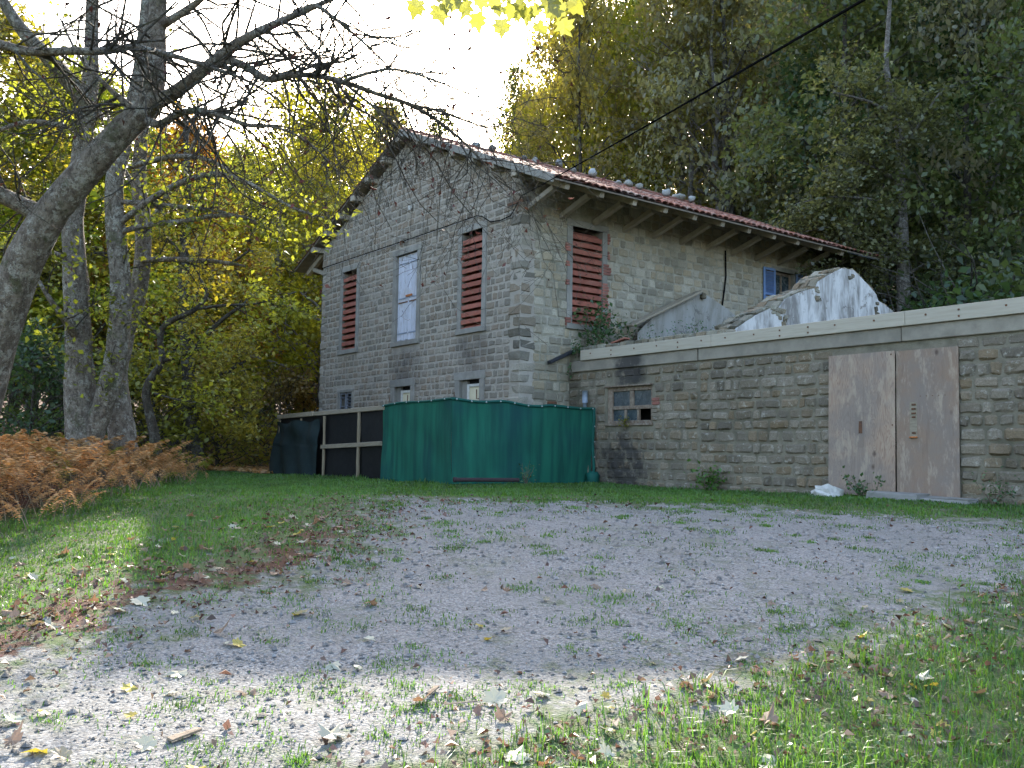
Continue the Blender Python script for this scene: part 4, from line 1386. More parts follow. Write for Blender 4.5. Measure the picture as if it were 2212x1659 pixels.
# grey pipe and tap beside the tarp, black gutter on the corner
m = MB(); m.tube([(-15.67, AY - 0.12, -0.6), (-15.67, AY - 0.12, 1.2)], 0.045, 10, 0.6)
m.tube([(-15.67, AY - 0.12, 1.19), (-15.67, AY - 0.12, 1.46)], 0.062, 10, 0.5)
o = m.build('downpipe', MAT['grey_paint'], smooth=True); tag(o, 'short grey metal downpipe rising behind the right end of the green tarp', 'pipe')
m = MB(); m.bar((HX + 0.12, 13.30, 2.10), (HX + 0.12, 14.02, 2.42), 0.13, 0.07, 0.5, ch=0.015)
o = m.build('gutter', MAT['black_plastic']); tag(o, 'black gutter end slanting down where annex meets house', 'gutter')
o = empty('post_lamp', (-15.95, 13.2, -0.65), label='dark tap standing behind the top edge of the green tarp', cat='tap')
m = MB(); m.tube([(0, 0, 0), (0, 0, 1.78)], 0.03, 8); m.build('stand', MAT['iron'], o)
m = MB(); m.box(-0.05, 0.05, -0.16, 0.06, 1.7805, 1.85, 0.3, 0.012); m.build('spout', MAT['iron'], o)
o.name = 'standing_tap'

# ------------------------------------------------------------------ black net fence on the left
bf = empty('black_net_fence', (-21.2, 10.25, -0.68), label='black shade net fence with wooden posts left of the green tarp', cat='fence')
OX, OY, OZ = -21.2, 10.25, -0.68
def bfp(nm, mat, a, b, w, h, up=(0, 0, 1)):
    m = MB(); m.bar(np.array(a) - [OX, OY, OZ], np.array(b) - [OX, OY, OZ], w, h, random.random(), up, 0.008, 0.002)
    return m.build(nm, mat, bf)
bfp('top_rail', MAT['old_wood'], (-24.15, 10.2, 0.93), (-21.9, 10.2, 0.96), 0.07, 0.115)
bfp('top_rail', MAT['old_wood'], (-21.92, 10.21, 0.955), (-18.25, 10.21, 1.005), 0.05, 0.10)
bfp('middle_rail', MAT['old_wood'], (-21.42, 10.2, 0.12), (-18.35, 10.2, 0.205), 0.05, 0.10)
for x, z1, w in ((-21.3, 0.89, 0.07), (-19.47, 0.94, 0.08), (-22.68, 0.86, 0.06), (-24.06, 0.86, 0.06)):
    q = float(gz(x, 10.25)) - 0.1
    m = MB(); m.tube([(x - OX + random.uniform(-0.01, 0.01) + 0.012 * math.sin(3 * t), -0.035, q - OZ + (z1 - q) * t) for t in np.linspace(0, 1, 8)], [w / 2 * random.uniform(0.85, 1.1) for _ in range(8)], 8, random.random())
    m.build('post', MAT['post_wood'], bf)
cloth(lambda u, v: (-24.15 + 5.9 * u, 10.29 + 0.02 * math.sin(u * 30) + 0.02 * math.sin(v * 5 + u * 9), zbot(-24.15 + 5.9 * u, 10.3) * (1 - v) + (0.9 + 0.07 * u) * v), 70, 14, MAT['black_net'], 'net', bf, (OX, OY, OZ))
ch_ = cloth(lambda u, v: (-24.12 + 2.75 * u - 0.10 * (1 - v) * (1 - u) , 10.13 - (1 - v) * (0.10 + 0.035 * math.sin(u * 17 + 3 * v)) - 0.05 * math.sin(u * 11 - 3 * v) * v - 0.03 * math.sin(u * 19 + 5 * v) - 0.02 * math.sin(u * 6 + 13 * v) * (v > 0.55),
                          zbot(-24.12 + 2.75 * u, 10.1) * (1 - v) + (0.80 - 0.07 * math.sin(u * math.pi * 2) ** 2 + 0.02 * u) * v), 60, 40, MAT['dark_cloth'], 'hanging_cloth', bf, (OX, OY, OZ))
ch_['label'] = 'dark green cloth draped over the left end'

# ------------------------------------------------------------------ cable
def catenary(a, b, sag, n=40):
    a = np.array(a); b = np.array(b)
    return [a + (b - a) * t - np.array([0, 0, sag * 4 * t * (1 - t)]) for t in np.linspace(0, 1, n)]


att = np.array([-16.25, GY - 0.12, 5.80])
far = P(1805, 0, 6.5)
end = att + (far - att) * 2.4
o = empty('power_cable', tuple(att), label='black overhead cable running from the house corner up to the right', cat='cable')
m = MB(); m.tube(np.array(catenary(att, end, 0.12, 50)) - att, 0.011, 7, 0.5)
m.build('span', MAT['cable'], o, smooth=True)
pts = catenary(att, end, 0.12, 400)
m = MB(); m.tube([np.array(q) - att + 0.012 * np.array([math.cos(k * 0.5), math.sin(k * 0.5) * 0.6, math.sin(k * 0.5)]) for k, q in enumerate(pts)], 0.005, 5, 0.3)
m.build('twisted_strand', MAT['cable'], o, smooth=True)
m = MB(); m.tube([np.array(q) - att for q in ((-16.25, GY - 0.12, 5.80), (-16.45, GY - 0.1, 5.62), (-16.7, GY - 0.07, 5.45), (-17.1, GY - 0.06, 5.42), (-17.5, GY - 0.06, 5.46), (-17.85, GY - 0.06, 5.66), (-18.05, GY - 0.06, 5.72), (-21.5, GY - 0.06, 5.715), (-26.55, GY - 0.06, 5.73))], 0.013, 6, 0.5)
m.build('wall_run', MAT['cable'], o, smooth=True)
m = MB(); m.tube([np.array(q) - att for q in ((-16.3, GY - 0.1, 5.76), (-16.42, GY - 0.12, 5.5), (-16.40, GY - 0.08, 5.42))], 0.014, 6)
m.build('anchor_loop', MAT['iron'], o)
m = MB(); m.box(-0.55, 0.02, 0.02, 0.06, -0.12, -0.06, 0.3); m.build('clamp', MAT['iron'], o)
m = MB(); m.tube([np.array(q) - att for q in ((HX - 5.2, GY - 0.02, 5.70), (HX - 5.2, GY - 0.12, 5.70), (HX - 5.2, GY - 0.12, 5.60))], 0.03, 6); m.build('insulator', MAT['iron'], o)
o = MB().tube([(HX - 4.84, GY - 0.02, 6.58), (HX - 4.84, GY - 0.08, 6.58)], 0.035, 8).tube([(HX - 4.84, GY - 0.08, 6.50), (HX - 4.84, GY - 0.08, 6.62)], 0.04, 8).build('insulator', MAT['white_frame'])
tag(o, 'small white porcelain insulator high on the gable wall', 'insulator')
o = MB().tube([(HX + 0.05, GY + 6.93, 5.6), (HX + 0.05, GY + 6.95, 4.9), (HX + 0.05, GY + 6.88, 4.5), (HX + 0.06, GY + 6.75, 3.9), (HX + 0.06, GY + 6.5, 3.5)], 0.022, 6).build('drain_pipe', MAT['cable'])
tag(o, 'thin dark cable running down the side wall above the grey plaster gable', 'cable')

# white rock, threshold slabs by the doorway
for nm, (x, y, rx_, ry_, rz_), mt, lab in (
        ('white_rock', (-9.25, AY - 0.42, 0.36, 0.18, 0.12), 'white_stone', 'white broken rock on the grass at the left foot of the plywood doors'),
        ('threshold_slab', (-8.0, AY - 0.38, 0.42, 0.2, 0.07), 'slab', 'grey stone slab lying below the middle of the plywood doors'),
        ('threshold_slab', (-7.25, AY - 0.30, 0.40, 0.17, 0.05), 'slab', 'thin grey stone slab below the right plywood board')):
    if nm == 'white_rock':
        o = rock((x, y, float(gz(x, y)) + 0.05), 0.3, MAT[mt], nm, None, 0.42, 11); o.scale = (1.15, 0.6, 0.8)
        vv = np.array([v.co[:] for v in o.data.vertices]); vv += np.random.default_rng(2).normal(0, 0.03, vv.shape); o.data.vertices.foreach_set('co', vv.astype(np.float32).ravel()); o.data.polygons.foreach_set('use_smooth', np.zeros(len(o.data.polygons), bool))
    else:
        m = MB(); m.obox((0, 0, 0), np.eye(3), (rx_, ry_, rz_), random.random(), 0.025, 0.012); o = m.build(nm, MAT[mt]); o.location = (x, y, float(gz(x, y)) + rz_ * 0.5); o.rotation_euler = (0.03, 0.02, random.uniform(-0.1, 0.1))
    tag(o, lab, 'stone' if nm == 'white_rock' else 'slab')

# put the two building roots at their bases
for root, base in ((house, (HX - GW / 2, GY, -0.62)), (annex, (-9.0, AY, -0.62))):
    root.location = base
    for ch in root.children:
        ch.matrix_parent_inverse = Matrix.Translation(-Vector(base))
#VEG
# ------------------------------------------------------------------ plants: generators


def nrm(a):
    return a / (np.linalg.norm(a, axis=-1, keepdims=True) + 1e-9)


def leaf_cloud(C, size, q, up=0.8, aspect=0.62, fold_=0.12, droop=0.25):
    """C (n,3) centres -> vertices and quads of small folded leaves"""
    n = len(C)
    N = nrm(q.normal(0, 1, (n, 3)) * 0.62 + np.array([0, 0, up]))
    A = q.normal(0, 1, (n, 3)); A[:, 2] -= droop
    A = nrm(A - N * (A * N).sum(1, keepdims=True))
    B = np.cross(N, A)
    L = (np.asarray(size) * q.uniform(0.5, 1.45, n))[:, None]
    p0 = C - A * L * 0.5
    p2 = C + A * L * 0.5
    p1 = C + B * L * 0.5 * aspect + N * L * fold_ - A * L * 0.06
    p3 = C - B * L * 0.5 * aspect + N * L * fold_ - A * L * 0.06
    V = np.stack([p0, p1, p2, p3], 1).reshape(-1, 3)
    Fc = np.arange(4 * n).reshape(n, 4)
    return V, Fc


def crown_points(q, nclump, per, rx, z0, z1, disc=(0.55, 1.1), thick=0.16, shell=0.45, egg=0.45):
    H = z1 - z0
    t = q.uniform(0.02, 1.0, nclump)
    prof_ = np.sin(np.pi * np.clip(t, 0, 1) ** egg) ** 0.75
    rad = rx * prof_ * (1 - (1 - q.uniform(0, 1, nclump) ** shell) * 0.9)
    an = q.uniform(0, 2 * np.pi, nclump)
    C = np.stack([rad * np.cos(an), rad * np.sin(an), z0 + H * t], 1)
    C += q.normal(0, 0.18, C.shape)
    k = np.repeat(np.arange(nclump), per)
    R_ = q.uniform(*disc, nclump)[k]
    a2 = q.uniform(0, 2 * np.pi, len(k)); r2 = R_ * np.sqrt(q.uniform(0, 1, len(k)))
    out = C[k] + np.stack([r2 * np.cos(a2), r2 * np.sin(a2), q.normal(0, thick, len(k)) - 0.18 * (r2 / R_) ** 2 * R_], 1)
    ct = q.uniform(0.15, 0.85, nclump)[k]
    return out, ct, C


def curve_pts(a, b, q, bend=0.12, n=6, sag=0.0):
    a = np.asarray(a, float); b = np.asarray(b, float)
    L = np.linalg.norm(b - a)
    off = q.normal(0, bend * L, 3)
    t = np.linspace(0, 1, n)[:, None]
    w = q.normal(0, 0.02 * L, (n, 3)); w[0] = 0
    return a + (b - a) * t + off * (4 * t * (1 - t)) * 0.5 + w + np.array([0, 0, sag * L]) * (4 * t * (1 - t))


class Tubes:
    def __init__(s):
        s.V = []; s.F4 = []; s.n = 0

    def add(s, pts, rad, seg=6, rough=0.0):
        v, f = tube_arrays(pts, rad, seg, False, rough)
        s.V.append(v); s.F4.append(np.array(f) + s.n); s.n += len(v)

    def build(s, name, mat, parent=None):
        return mk(name, np.concatenate(s.V), np.concatenate(s.F4), mat, parent, smooth=True)


def make_tree(seed, h, crown_z, rx, trunk_r, nclump, per, leaf, bark, egg=0.45, disc=(0.55, 1.1), lean=0.04, shell=0.45):
    """prototype: trunk with limbs, crown of leaf sprays; local origin at the base"""
    q = np.random.default_rng(seed)
    pts, ct, C = crown_points(q, nclump, per, rx, crown_z, h, disc=disc, egg=egg, shell=shell)
    tb = Tubes()
    n = 9
    tz = np.linspace(-0.3, h * 0.93, n)
    tx = np.cumsum(q.normal(0, lean * h / n, n)); ty = np.cumsum(q.normal(0, lean * h / n, n))
    tx[:2] = 0; ty[:2] = 0
    tp = np.stack([tx, ty, tz], 1)
    tr_ = trunk_r * (1 - 0.86 * np.linspace(0, 1, n)) ; tr_[0] *= 1.35
    tb.add(tp, tr_, 9, 0.03)
    idx = q.permutation(nclump)[:min(nclump, 34)]
    for i in idx:
        zt = C[i][2] - q.uniform(0.15, 0.45) * np.hypot(*C[i][:2]) - 0.3
        zt = np.clip(zt, crown_z * 0.5, h * 0.9)
        k = np.array([np.interp(zt, tz, tx), np.interp(zt, tz, ty), zt])
        r0 = np.interp(zt, tz, tr_) * 0.42
        tb.add(curve_pts(k, C[i], q, 0.12, 6, 0.06), np.linspace(r0, 0.012, 6), 5)
        for _ in range(2):
            e = C[i] + q.normal(0, 0.6, 3)
            tb.add(curve_pts(C[i] * 0.7 + k * 0.3, e, q, 0.12, 4), np.linspace(0.014, 0.005, 4), 4)
    V, Fc = leaf_cloud(pts, leaf, q)
    tint = np.clip(ct * 0.6 + q.uniform(0, 1, len(pts)) * 0.4, 0, 1)
    root = empty('forest_tree')
    tr = tb.build('trunk', bark, root)
    cr = mk('crown', V, Fc, MAT['leaf'], root, tint=tint)
    return root


protos = {
    'tall': [make_tree(11 + k, 13.0, 2.6, 3.3, 0.20, 165, 88, 0.165, MAT['bark_dark'] if k else MAT['bark_white'], 0.5) for k in range(3)],
    'wide': [make_tree(21 + k, 9.0, 1.2, 3.4, 0.16, 130, 84, 0.145, MAT['bark_dark'], 0.55) for k in range(2)],
    'thin': [make_tree(31 + k, 13.5, 4.2, 2.9, 0.17, 95, 46, 0.155, MAT['bark_white'], 0.5, shell=0.6) for k in range(2)],
    'bush': [make_tree(41 + k, 2.8, 0.1, 1.6, 0.05, 46, 64, 0.12, MAT['bark_dark'], 0.7, (0.3, 0.6)) for k in range(2)],
}
used = set()


def plant(kind, x, y, height, color, label, cat, group, width=None, name=None, variant=None):
    pl_ = protos[kind]
    v = variant if variant is not None else random.randrange(len(pl_))
    src = pl_[v]
    base = {'tall': 13.0, 'wide': 9.0, 'thin': 13.5, 'bush': 2.8}[kind]
    if (kind, v) in used:
        o = copy_tree(src)
    else:
        used.add((kind, v)); o = src
    z = float(gz(x, y)) - 0.1
    s_ = height / base
    w = width if width is not None else s_ * random.uniform(0.85, 1.15)
    o.location = (x, y, z)
    o.scale = (w, w, s_)
    o.rotation_euler = (0, 0, random.uniform(0, 6.28))
    o.name = name or ('bush' if kind == 'bush' else 'forest_tree')
    tag(o, label, cat, group)
    for ch in o.children:
        if ch.name.startswith('crown'):
            ch.color = (*[c * random.uniform(0.85, 1.15) for c in color], 1)
    return o


YEL = (0.27, 0.235, 0.035); YGR = (0.165, 0.185, 0.03); OLI = (0.175, 0.158, 0.055); GRN = (0.088, 0.115, 0.046); DGR = (0.058, 0.086, 0.044); ORG = (0.25, 0.145, 0.035); GRY = (0.185, 0.178, 0.11)
SKY_PX = [-400, 0, 250, 400, 480, 560, 620, 680, 760, 840, 880, 940, 1000, 1050, 1100, 1160, 1250, 1320, 2700]
SKY_PY = [-260, -230, -170, -80, 0, 50, 90, 130, 165, 165, 145, 145, 130, 115, 85, 10, -280, -430, -430]


def top_limit(x, y):
    v = np.array([x, y, 0.0]); d = v @ F
    px = (512 + FPX * (v @ R) / d) * DISP
    py = np.interp(px, SKY_PX, SKY_PY)
    return px, d, float(P(px, py, d)[2])


def blocked(x, y, m=1.5):
    if HX - GW - m - 1 < x < HX + m + 1.5 and GY - 8 < y < GY + WL + m + 1.2: return True
    if HX < x < 2 and 5 < y < AY + 8 + m: return True
    return False


tr_rng = np.random.default_rng(5)
placed = []


def forest(region, dmin, dmax, smin, smax, step, kinds, colors, label, group, cond=None, hmax=17, hj=(0.72, 1.0)):
    d = dmin
    while d < dmax:
        s = smin(d) if callable(smin) else smin
        s1 = smax(d) if callable(smax) else smax
        st_ = step * (1 + max(0, d - 40) / 60)
        while s < s1:
            ss = s + tr_rng.uniform(-0.4, 0.4) * st_; dd = d + tr_rng.uniform(-0.4, 0.4) * st_
            s += st_
            x, y = xy(ss, dd)
            if blocked(x, y): continue
            if cond and not cond(x, y): continue
            if any((x - a) ** 2 + (y - b) ** 2 < (st_ * 0.55) ** 2 for a, b in placed): continue
            px, dep, zt = top_limit(x, y)
            if px < -420 or px > 2640: continue
            hgt = (zt - float(gz(x, y))) * tr_rng.uniform(*hj)
            hgt = min(hgt, hmax * tr_rng.uniform(0.85, 1.05))
            if hgt < 2.6: continue
            k = kinds[tr_rng.integers(len(kinds))]
            if hgt < 7: k = 'wide'
            placed.append((x, y))
            c = colors(px) if callable(colors) else colors[tr_rng.integers(len(colors))]
            plant(k, x, y, hgt, c, CNAME[c] + ' ' + label, 'tree', CNAME[c] + ' ' + group, width=max(0.55, min(1.25, hgt / (13 if k != 'wide' else 9) * tr_rng.uniform(0.9, 1.3))) * (0.6 if 830 < px < 1180 else 1.0))
        d += st_


CNAME = {YEL: 'yellow', YGR: 'yellow-green', OLI: 'olive', GRN: 'green', DGR: 'dark green', ORG: 'orange-brown', GRY: 'grey-green'}


def colr(px):
    u = tr_rng.uniform()
    if px < 1330: return (YEL, YGR, OLI, YEL)[int(u * 4)]
    if px < 1650: return (OLI, YGR, OLI, GRY, OLI)[int(u * 5)]
    return (GRN, DGR, GRY, GRN)[int(u * 4)]


def coll(px):
    u = tr_rng.uniform()
    if px < 330: return (YGR, GRN, YGR, YEL)[int(u * 4)]
    return (YEL, YGR, YEL, ORG)[int(u * 4)]


def colm(px):
    return (YGR, YGR, YEL, OLI)[int(tr_rng.uniform() * 4)]


# woods left of the house, woods on the slope behind it
forest('left', 20.5, 62, lambda d: -0.62 * d, lambda d: -6.6 if d < 27 else -0.165 * d, 4.2, ['tall', 'thin', 'wide', 'tall'], coll, 'broadleaf tree in the backlit woods left of the house', 'trees in the woods left of the house', cond=lambda x, y: float(poly_dist(np.array([x]), np.array([y]), FERN)[0]) < -0.3 and not (sd(x, y)[1] < 30 and -0.36 < sd(x, y)[0] / sd(x, y)[1] < -0.2), hmax=15)
forest('mid', 38, 72, lambda d: -0.165 * d, lambda d: 0.05 * d, 3.6, ['tall', 'thin', 'tall'], colm, 'sunlit tree rising beyond the roof ridge of the house', 'trees beyond the roof ridge', cond=lambda x, y: y > 25.5, hmax=24)
forest('right', 30, 84, lambda d: 0.05 * d, lambda d: 0.64 * d, 4.1, ['tall', 'tall', 'wide', 'tall', 'thin'], colr, 'tree in the shady woods on the slope behind the house and annex', 'trees on the slope behind the annex', cond=lambda x, y: y > 25.2, hmax=27, hj=(0.85, 1.0))

def colu(px):
    u = tr_rng.uniform()
    if px < 1400: return (OLI, YGR, OLI, YEL)[int(u * 4)]
    return (GRN, OLI, GRY, GRN, DGR)[int(u * 5)]


forest('under', 27, 56, lambda d: 0.0 * d, lambda d: 0.64 * d, 3.9, ['wide'], colu, 'low bushy tree under the tall woods behind house and annex', 'low trees behind the house and annex', cond=lambda x, y: y > 24.6, hmax=9.5, hj=(0.7, 1.0))
forest('rightfront', 25.5, 30, lambda d: 0.42 * d, lambda d: 0.62 * d, 4.2, ['wide', 'tall'], colu, 'dense tree close behind the annex at the right edge', 'trees close behind the annex', cond=lambda x, y: y > 23.4, hmax=15, hj=(0.7, 1.0))

# dark undergrowth
for (px, d, h, c, lab) in ((60, 20.5, 3.2, DGR, 'dark green bush behind the ferns at the left edge'), (130, 22.5, 3.0, GRN, 'dark green bush left of the pale double trunk'),
                           (330, 23.5, 3.0, YGR, 'yellow-green bush between the crooked thin tree and the dark trunk'), (470, 27.5, 3.2, YGR, 'yellow-green bush below the dark trunk near the black fence'),
                           (300, 26.5, 3.4, GRN, 'green bush behind the double trunk'), (560, 33, 2.4, OLI, 'olive bush at the foot of the leafy slope'),
                           (604, 31, 3.4, OLI, 'olive bush just left of the house above the black fence'), (655, 34, 4.2, YGR, 'yellow-green bush against the left corner of the house'), (570, 38, 3.6, ORG, 'russet bush on the leafy slope left of the house'), (690, 40, 5.0, OLI, 'tall olive bush behind the left corner of the house'),
                           (10, 24, 3.6, DGR, 'tall dark bush at the far left edge of the woods')):
    s_ = (px - 1106) / 2007 * d
    x, y = xy(s_, d)
    plant('bush', x, y, h, c, lab, 'bush', None)
for (px, d, h, c, lab) in ((2010, 24.6, 3.8, GRN, 'green bush behind the coping right of the white plaster gable'), (2090, 23.6, 4.4, DGR, 'dark green bush behind the coping, second from the right edge'),
                           (2190, 22.8, 4.8, GRN, 'tall green bush behind the coping at the right edge'), (1900, 27.5, 3.6, DGR, 'dark bush past the far end of the house'),
                           (2140, 26.0, 6.0, DGR, 'big dark bush in the shade above the annex')):
    s_ = (px - 1106) / 2007 * d
    x, y = xy(s_, d)
    plant('bush', x, y, h + 0.6, c, lab, 'bush', None)
x, y = xy((1330 - 1106) / 2007 * 37, 37)
plant('wide', x, y, 10.5, (0.045, 0.062, 0.052), 'blue-grey dark conifer-like tree behind the middle of the roof', 'tree', None, width=0.6)

# protos that were never placed
for k, lst in protos.items():
    for v, o in enumerate(lst):
        if (k, v) not in used:
            for ch in list(o.children): bpy.data.objects.remove(ch)
            bpy.data.objects.remove(o)


# ------------------------------------------------------------------ traced trees
def traced(pl_, d0=None):
    """[(px, py, depth, width_px)] -> points, radii"""
    pts = np.array([P(a, b, d) for a, b, d, w in pl_])
    rad = np.array([w / 2 / 2007 * d for a, b, d, w in pl_])
    # resample smoothly
    n = len(pts)
    t = np.linspace(0, n - 1, (n - 1) * 3 + 1)
    def cr(A):
        out = []
        for u in t:
            i = min(int(u), n - 2); f = u - i
            p0, p1, p2, p3 = A[max(i - 1, 0)], A[i], A[i + 1], A[min(i + 2, n - 1)]
            out.append(0.5 * ((2 * p1) + (-p0 + p2) * f + (2 * p0 - 5 * p1 + 4 * p2 - p3) * f ** 2 + (-p0 + 3 * p1 - 3 * p2 + p3) * f ** 3))
        return np.array(out)
    return cr(pts), np.maximum(cr(rad), 0.004)


def sprout(tb, pts, rad, q, n, L, lvl, tips, drop=0.0, start=0.2, bias=None, spread=1.0):
    """side twigs on a branch, with their own twigs"""
    tg = nrm(np.gradient(pts, axis=0))
    for _ in range(n):
        u = q.uniform(start, 1.0) * (len(pts) - 1)
        i = int(min(u, len(pts) - 2)); f = u - i
        p = pts[i] * (1 - f) + pts[i + 1] * f
        r0 = min(rad[i] * 0.5, 0.015 if lvl == 2 else 0.008)
        side = q.normal(0, 1, 3); side -= tg[i] * (side @ tg[i]); side = nrm(side)
        dv = nrm(tg[i] * q.uniform(0.2, 0.9) + side * spread + np.array([0, 0, q.uniform(-0.2, 0.25) - drop]) + (bias if bias is not None else 0))
        l_ = L * q.uniform(0.4, 1.2)
        m_ = 5 if lvl > 1 else 4
        cp = [p]; dd = dv.copy()
        for k in range(m_):
            dd = nrm(dd + q.normal(0, 0.19, 3) + np.array([0, 0, -0.10 * drop + 0.03]))
            cp.append(cp[-1] + dd * l_ / m_)
        cp = np.array(cp)
        rr = np.linspace(r0, max(0.0026, r0 * 0.3), len(cp))
        tb.add(cp, rr, 4 if lvl > 1 else 3)
        tips.append(cp[-1])
        if lvl > 0:
            sprout(tb, cp, rr, q, 4 if lvl > 1 else 3, l_ * 0.5, lvl - 1, tips, drop, 0.25, None, spread)


def near_tree(name, label, trunk, limbs, bark, seed, twig_n, twig_L, leafcol=None, dead=0, ntip=0.3, leafsize=0.09, drop=0.15, bias=None):
    q = np.random.default_rng(seed)
    b = P(trunk[0][0], trunk[0][1], trunk[0][2])
    root = empty(name, tuple(b), label=label, cat='tree')
    tb = Tubes(); br = Tubes(); tw_ = Tubes(); tips = []
    p, r_ = traced(trunk)
    tb.add(p - b, r_, 14, 0.035)
    for lm in limbs:
        p, r_ = traced(lm)
        br.add(p - b, r_, 8 if lm[0][3] > 15 else 6, 0.03)
        k = max(3, int(twig_n * len(p) / 14))
        sprout(tw_, p - b, r_, q, k, twig_L, 2, tips, drop, 0.12, bias)
    sprout(tw_, traced(trunk)[0] - b, traced(trunk)[1], q, max(4, twig_n // 3), twig_L, 2, tips, drop, 0.5)
    tb.build('trunk', bark, root)
    br.build('branches', bark, root)['kind'] = 'stuff'
    tw_.build('twigs', MAT['bark_dark'], root)['kind'] = 'stuff'
    tips = np.array(tips)
    if dead:
        k = q.integers(0, len(tips), dead)
        C = tips[k] + q.normal(0, 0.05, (dead, 3))
        V, Fc = leaf_cloud(C, 0.06, q, up=0.1, droop=1.2, aspect=0.5, fold_=0.22)
        mk('dead_leaves', V, Fc, MAT['leaf_dead'], root, tint=q.uniform(0, 1, dead))['kind'] = 'stuff'
    if leafcol is not None:
        sel = tips[q.uniform(0, 1, len(tips)) < ntip]
        C = np.repeat(sel, 9, 0) + q.normal(0, 0.18, (len(sel) * 9, 3)) * np.array([1, 1, 0.6])
        V, Fc = leaf_cloud(C, leafsize, q)
        c = mk('crown', V, Fc, MAT['leaf'], root, tint=q.uniform(0, 1, len(C)))
        c.color = (*leafcol, 1)
    return root


D1 = 10.4
near_tree('leaning_tree', 'big leaning bare-branched tree with lichened bark at the left edge',
          [(-150, 1190, 11.2, 111.8), (-70, 950, 11.0, 94.6), (-5, 720, 10.8, 86.0), (55, 560, 10.6, 79.1), (120, 450, 10.5, 70.5), (205, 350, D1, 63.6), (275, 272, D1, 56.8), (325, 225, D1, 51.6), (337, 130, D1, 39.6), (340, 40, D1, 37.0), (345, -60, D1, 34.4), (352, -260, D1, 27.5), (330, -520, D1, 20.0)],
          [
              [(310, 235, D1, 31.0), (370, 205, 10.2, 30.0), (430, 160, 10.0, 27.0), (490, 110, 9.9, 24.0), (540, 78, 9.8, 20.0), (610, 45, 9.7, 16.0), (690, 10, 9.6, 12.0), (780, -30, 9.6, 8.0)],
              [(445, 148, 10.0, 20.0), (490, 131, 9.9, 18.0), (530, 143, 9.8, 17.0), (577, 171, 9.7, 16.0), (622, 163, 9.6, 14.0), (680, 163, 9.6, 12.0), (740, 176, 9.6, 11.0), (815, 203, 9.6, 10.0), (885, 226, 9.7, 9.0), (955, 268, 9.8, 7.0), (1020, 325, 9.9, 5.0), (1085, 400, 10.0, 3.0)],
              [(885, 226, 9.7, 7.0), (950, 240, 9.7, 6.0), (1010, 262, 9.7, 5.0), (1060, 275, 9.7, 4.0), (1120, 255, 9.7, 2.5)],
              [(740, 176, 9.6, 9.0), (830, 150, 9.5, 7.0), (900, 160, 9.5, 6.0), (980, 190, 9.5, 4.0), (1050, 215, 9.5, 2.5)],
              [(-120, 80, 9.5, 24.0), (0, 96, 9.6, 20.0), (60, 111, 9.7, 19.0), (140, 110, 9.7, 17.0), (225, 111, 9.8, 16.0), (280, 102, 9.8, 15.0), (340, 112, 9.8, 13.0), (400, 128, 9.8, 11.0), (460, 148, 9.8, 9.0), (520, 168, 9.8, 7.0), (600, 215, 9.8, 5.0), (660, 290, 9.8, 3.0)],
              [(320, 262, 10.3, 20.0), (348, 268, 10.1, 18.0), (385, 246, 10.0, 16.0), (430, 239, 9.9, 14.0), (478, 250, 9.8, 12.0), (538, 271, 9.8, 9.0), (600, 276, 9.8, 6.0), (670, 310, 9.8, 4.0), (740, 380, 9.8, 2.5)],
              [(90, 462, 10.6, 41.3), (45, 442, 10.5, 37.8), (0, 420, 10.4, 36.1), (-60, 400, 10.3, 32.7)],
              [(340, 60, D1, 20.0), (420, 10, 10.2, 14.0), (500, -60, 10.0, 9.0), (600, -110, 9.9, 5.0)],
              [(338, 0, D1, 18.0), (290, -60, 10.3, 14.0), (220, -150, 10.2, 9.0)],
              [(300, 245, D1, 18.0), (262, 215, 10.3, 14.0), (225, 180, 10.3, 10.0), (170, 120, 10.2, 7.0), (130, 40, 10.2, 4.0)],
              [(640, 30, 9.7, 12.0), (680, 12, 9.6, 11.0), (720, 38, 9.5, 9.0), (760, 70, 9.5, 7.0), (810, 115, 9.5, 5.0), (870, 180, 9.5, 3.5), (930, 280, 9.5, 2.5)],
              [(740, 176, 9.6, 8.0), (800, 225, 9.6, 6), (860, 275, 9.6, 3)],
          ],
          MAT['bark'], 3, 24, 1.6, None, 520, drop=0.3)

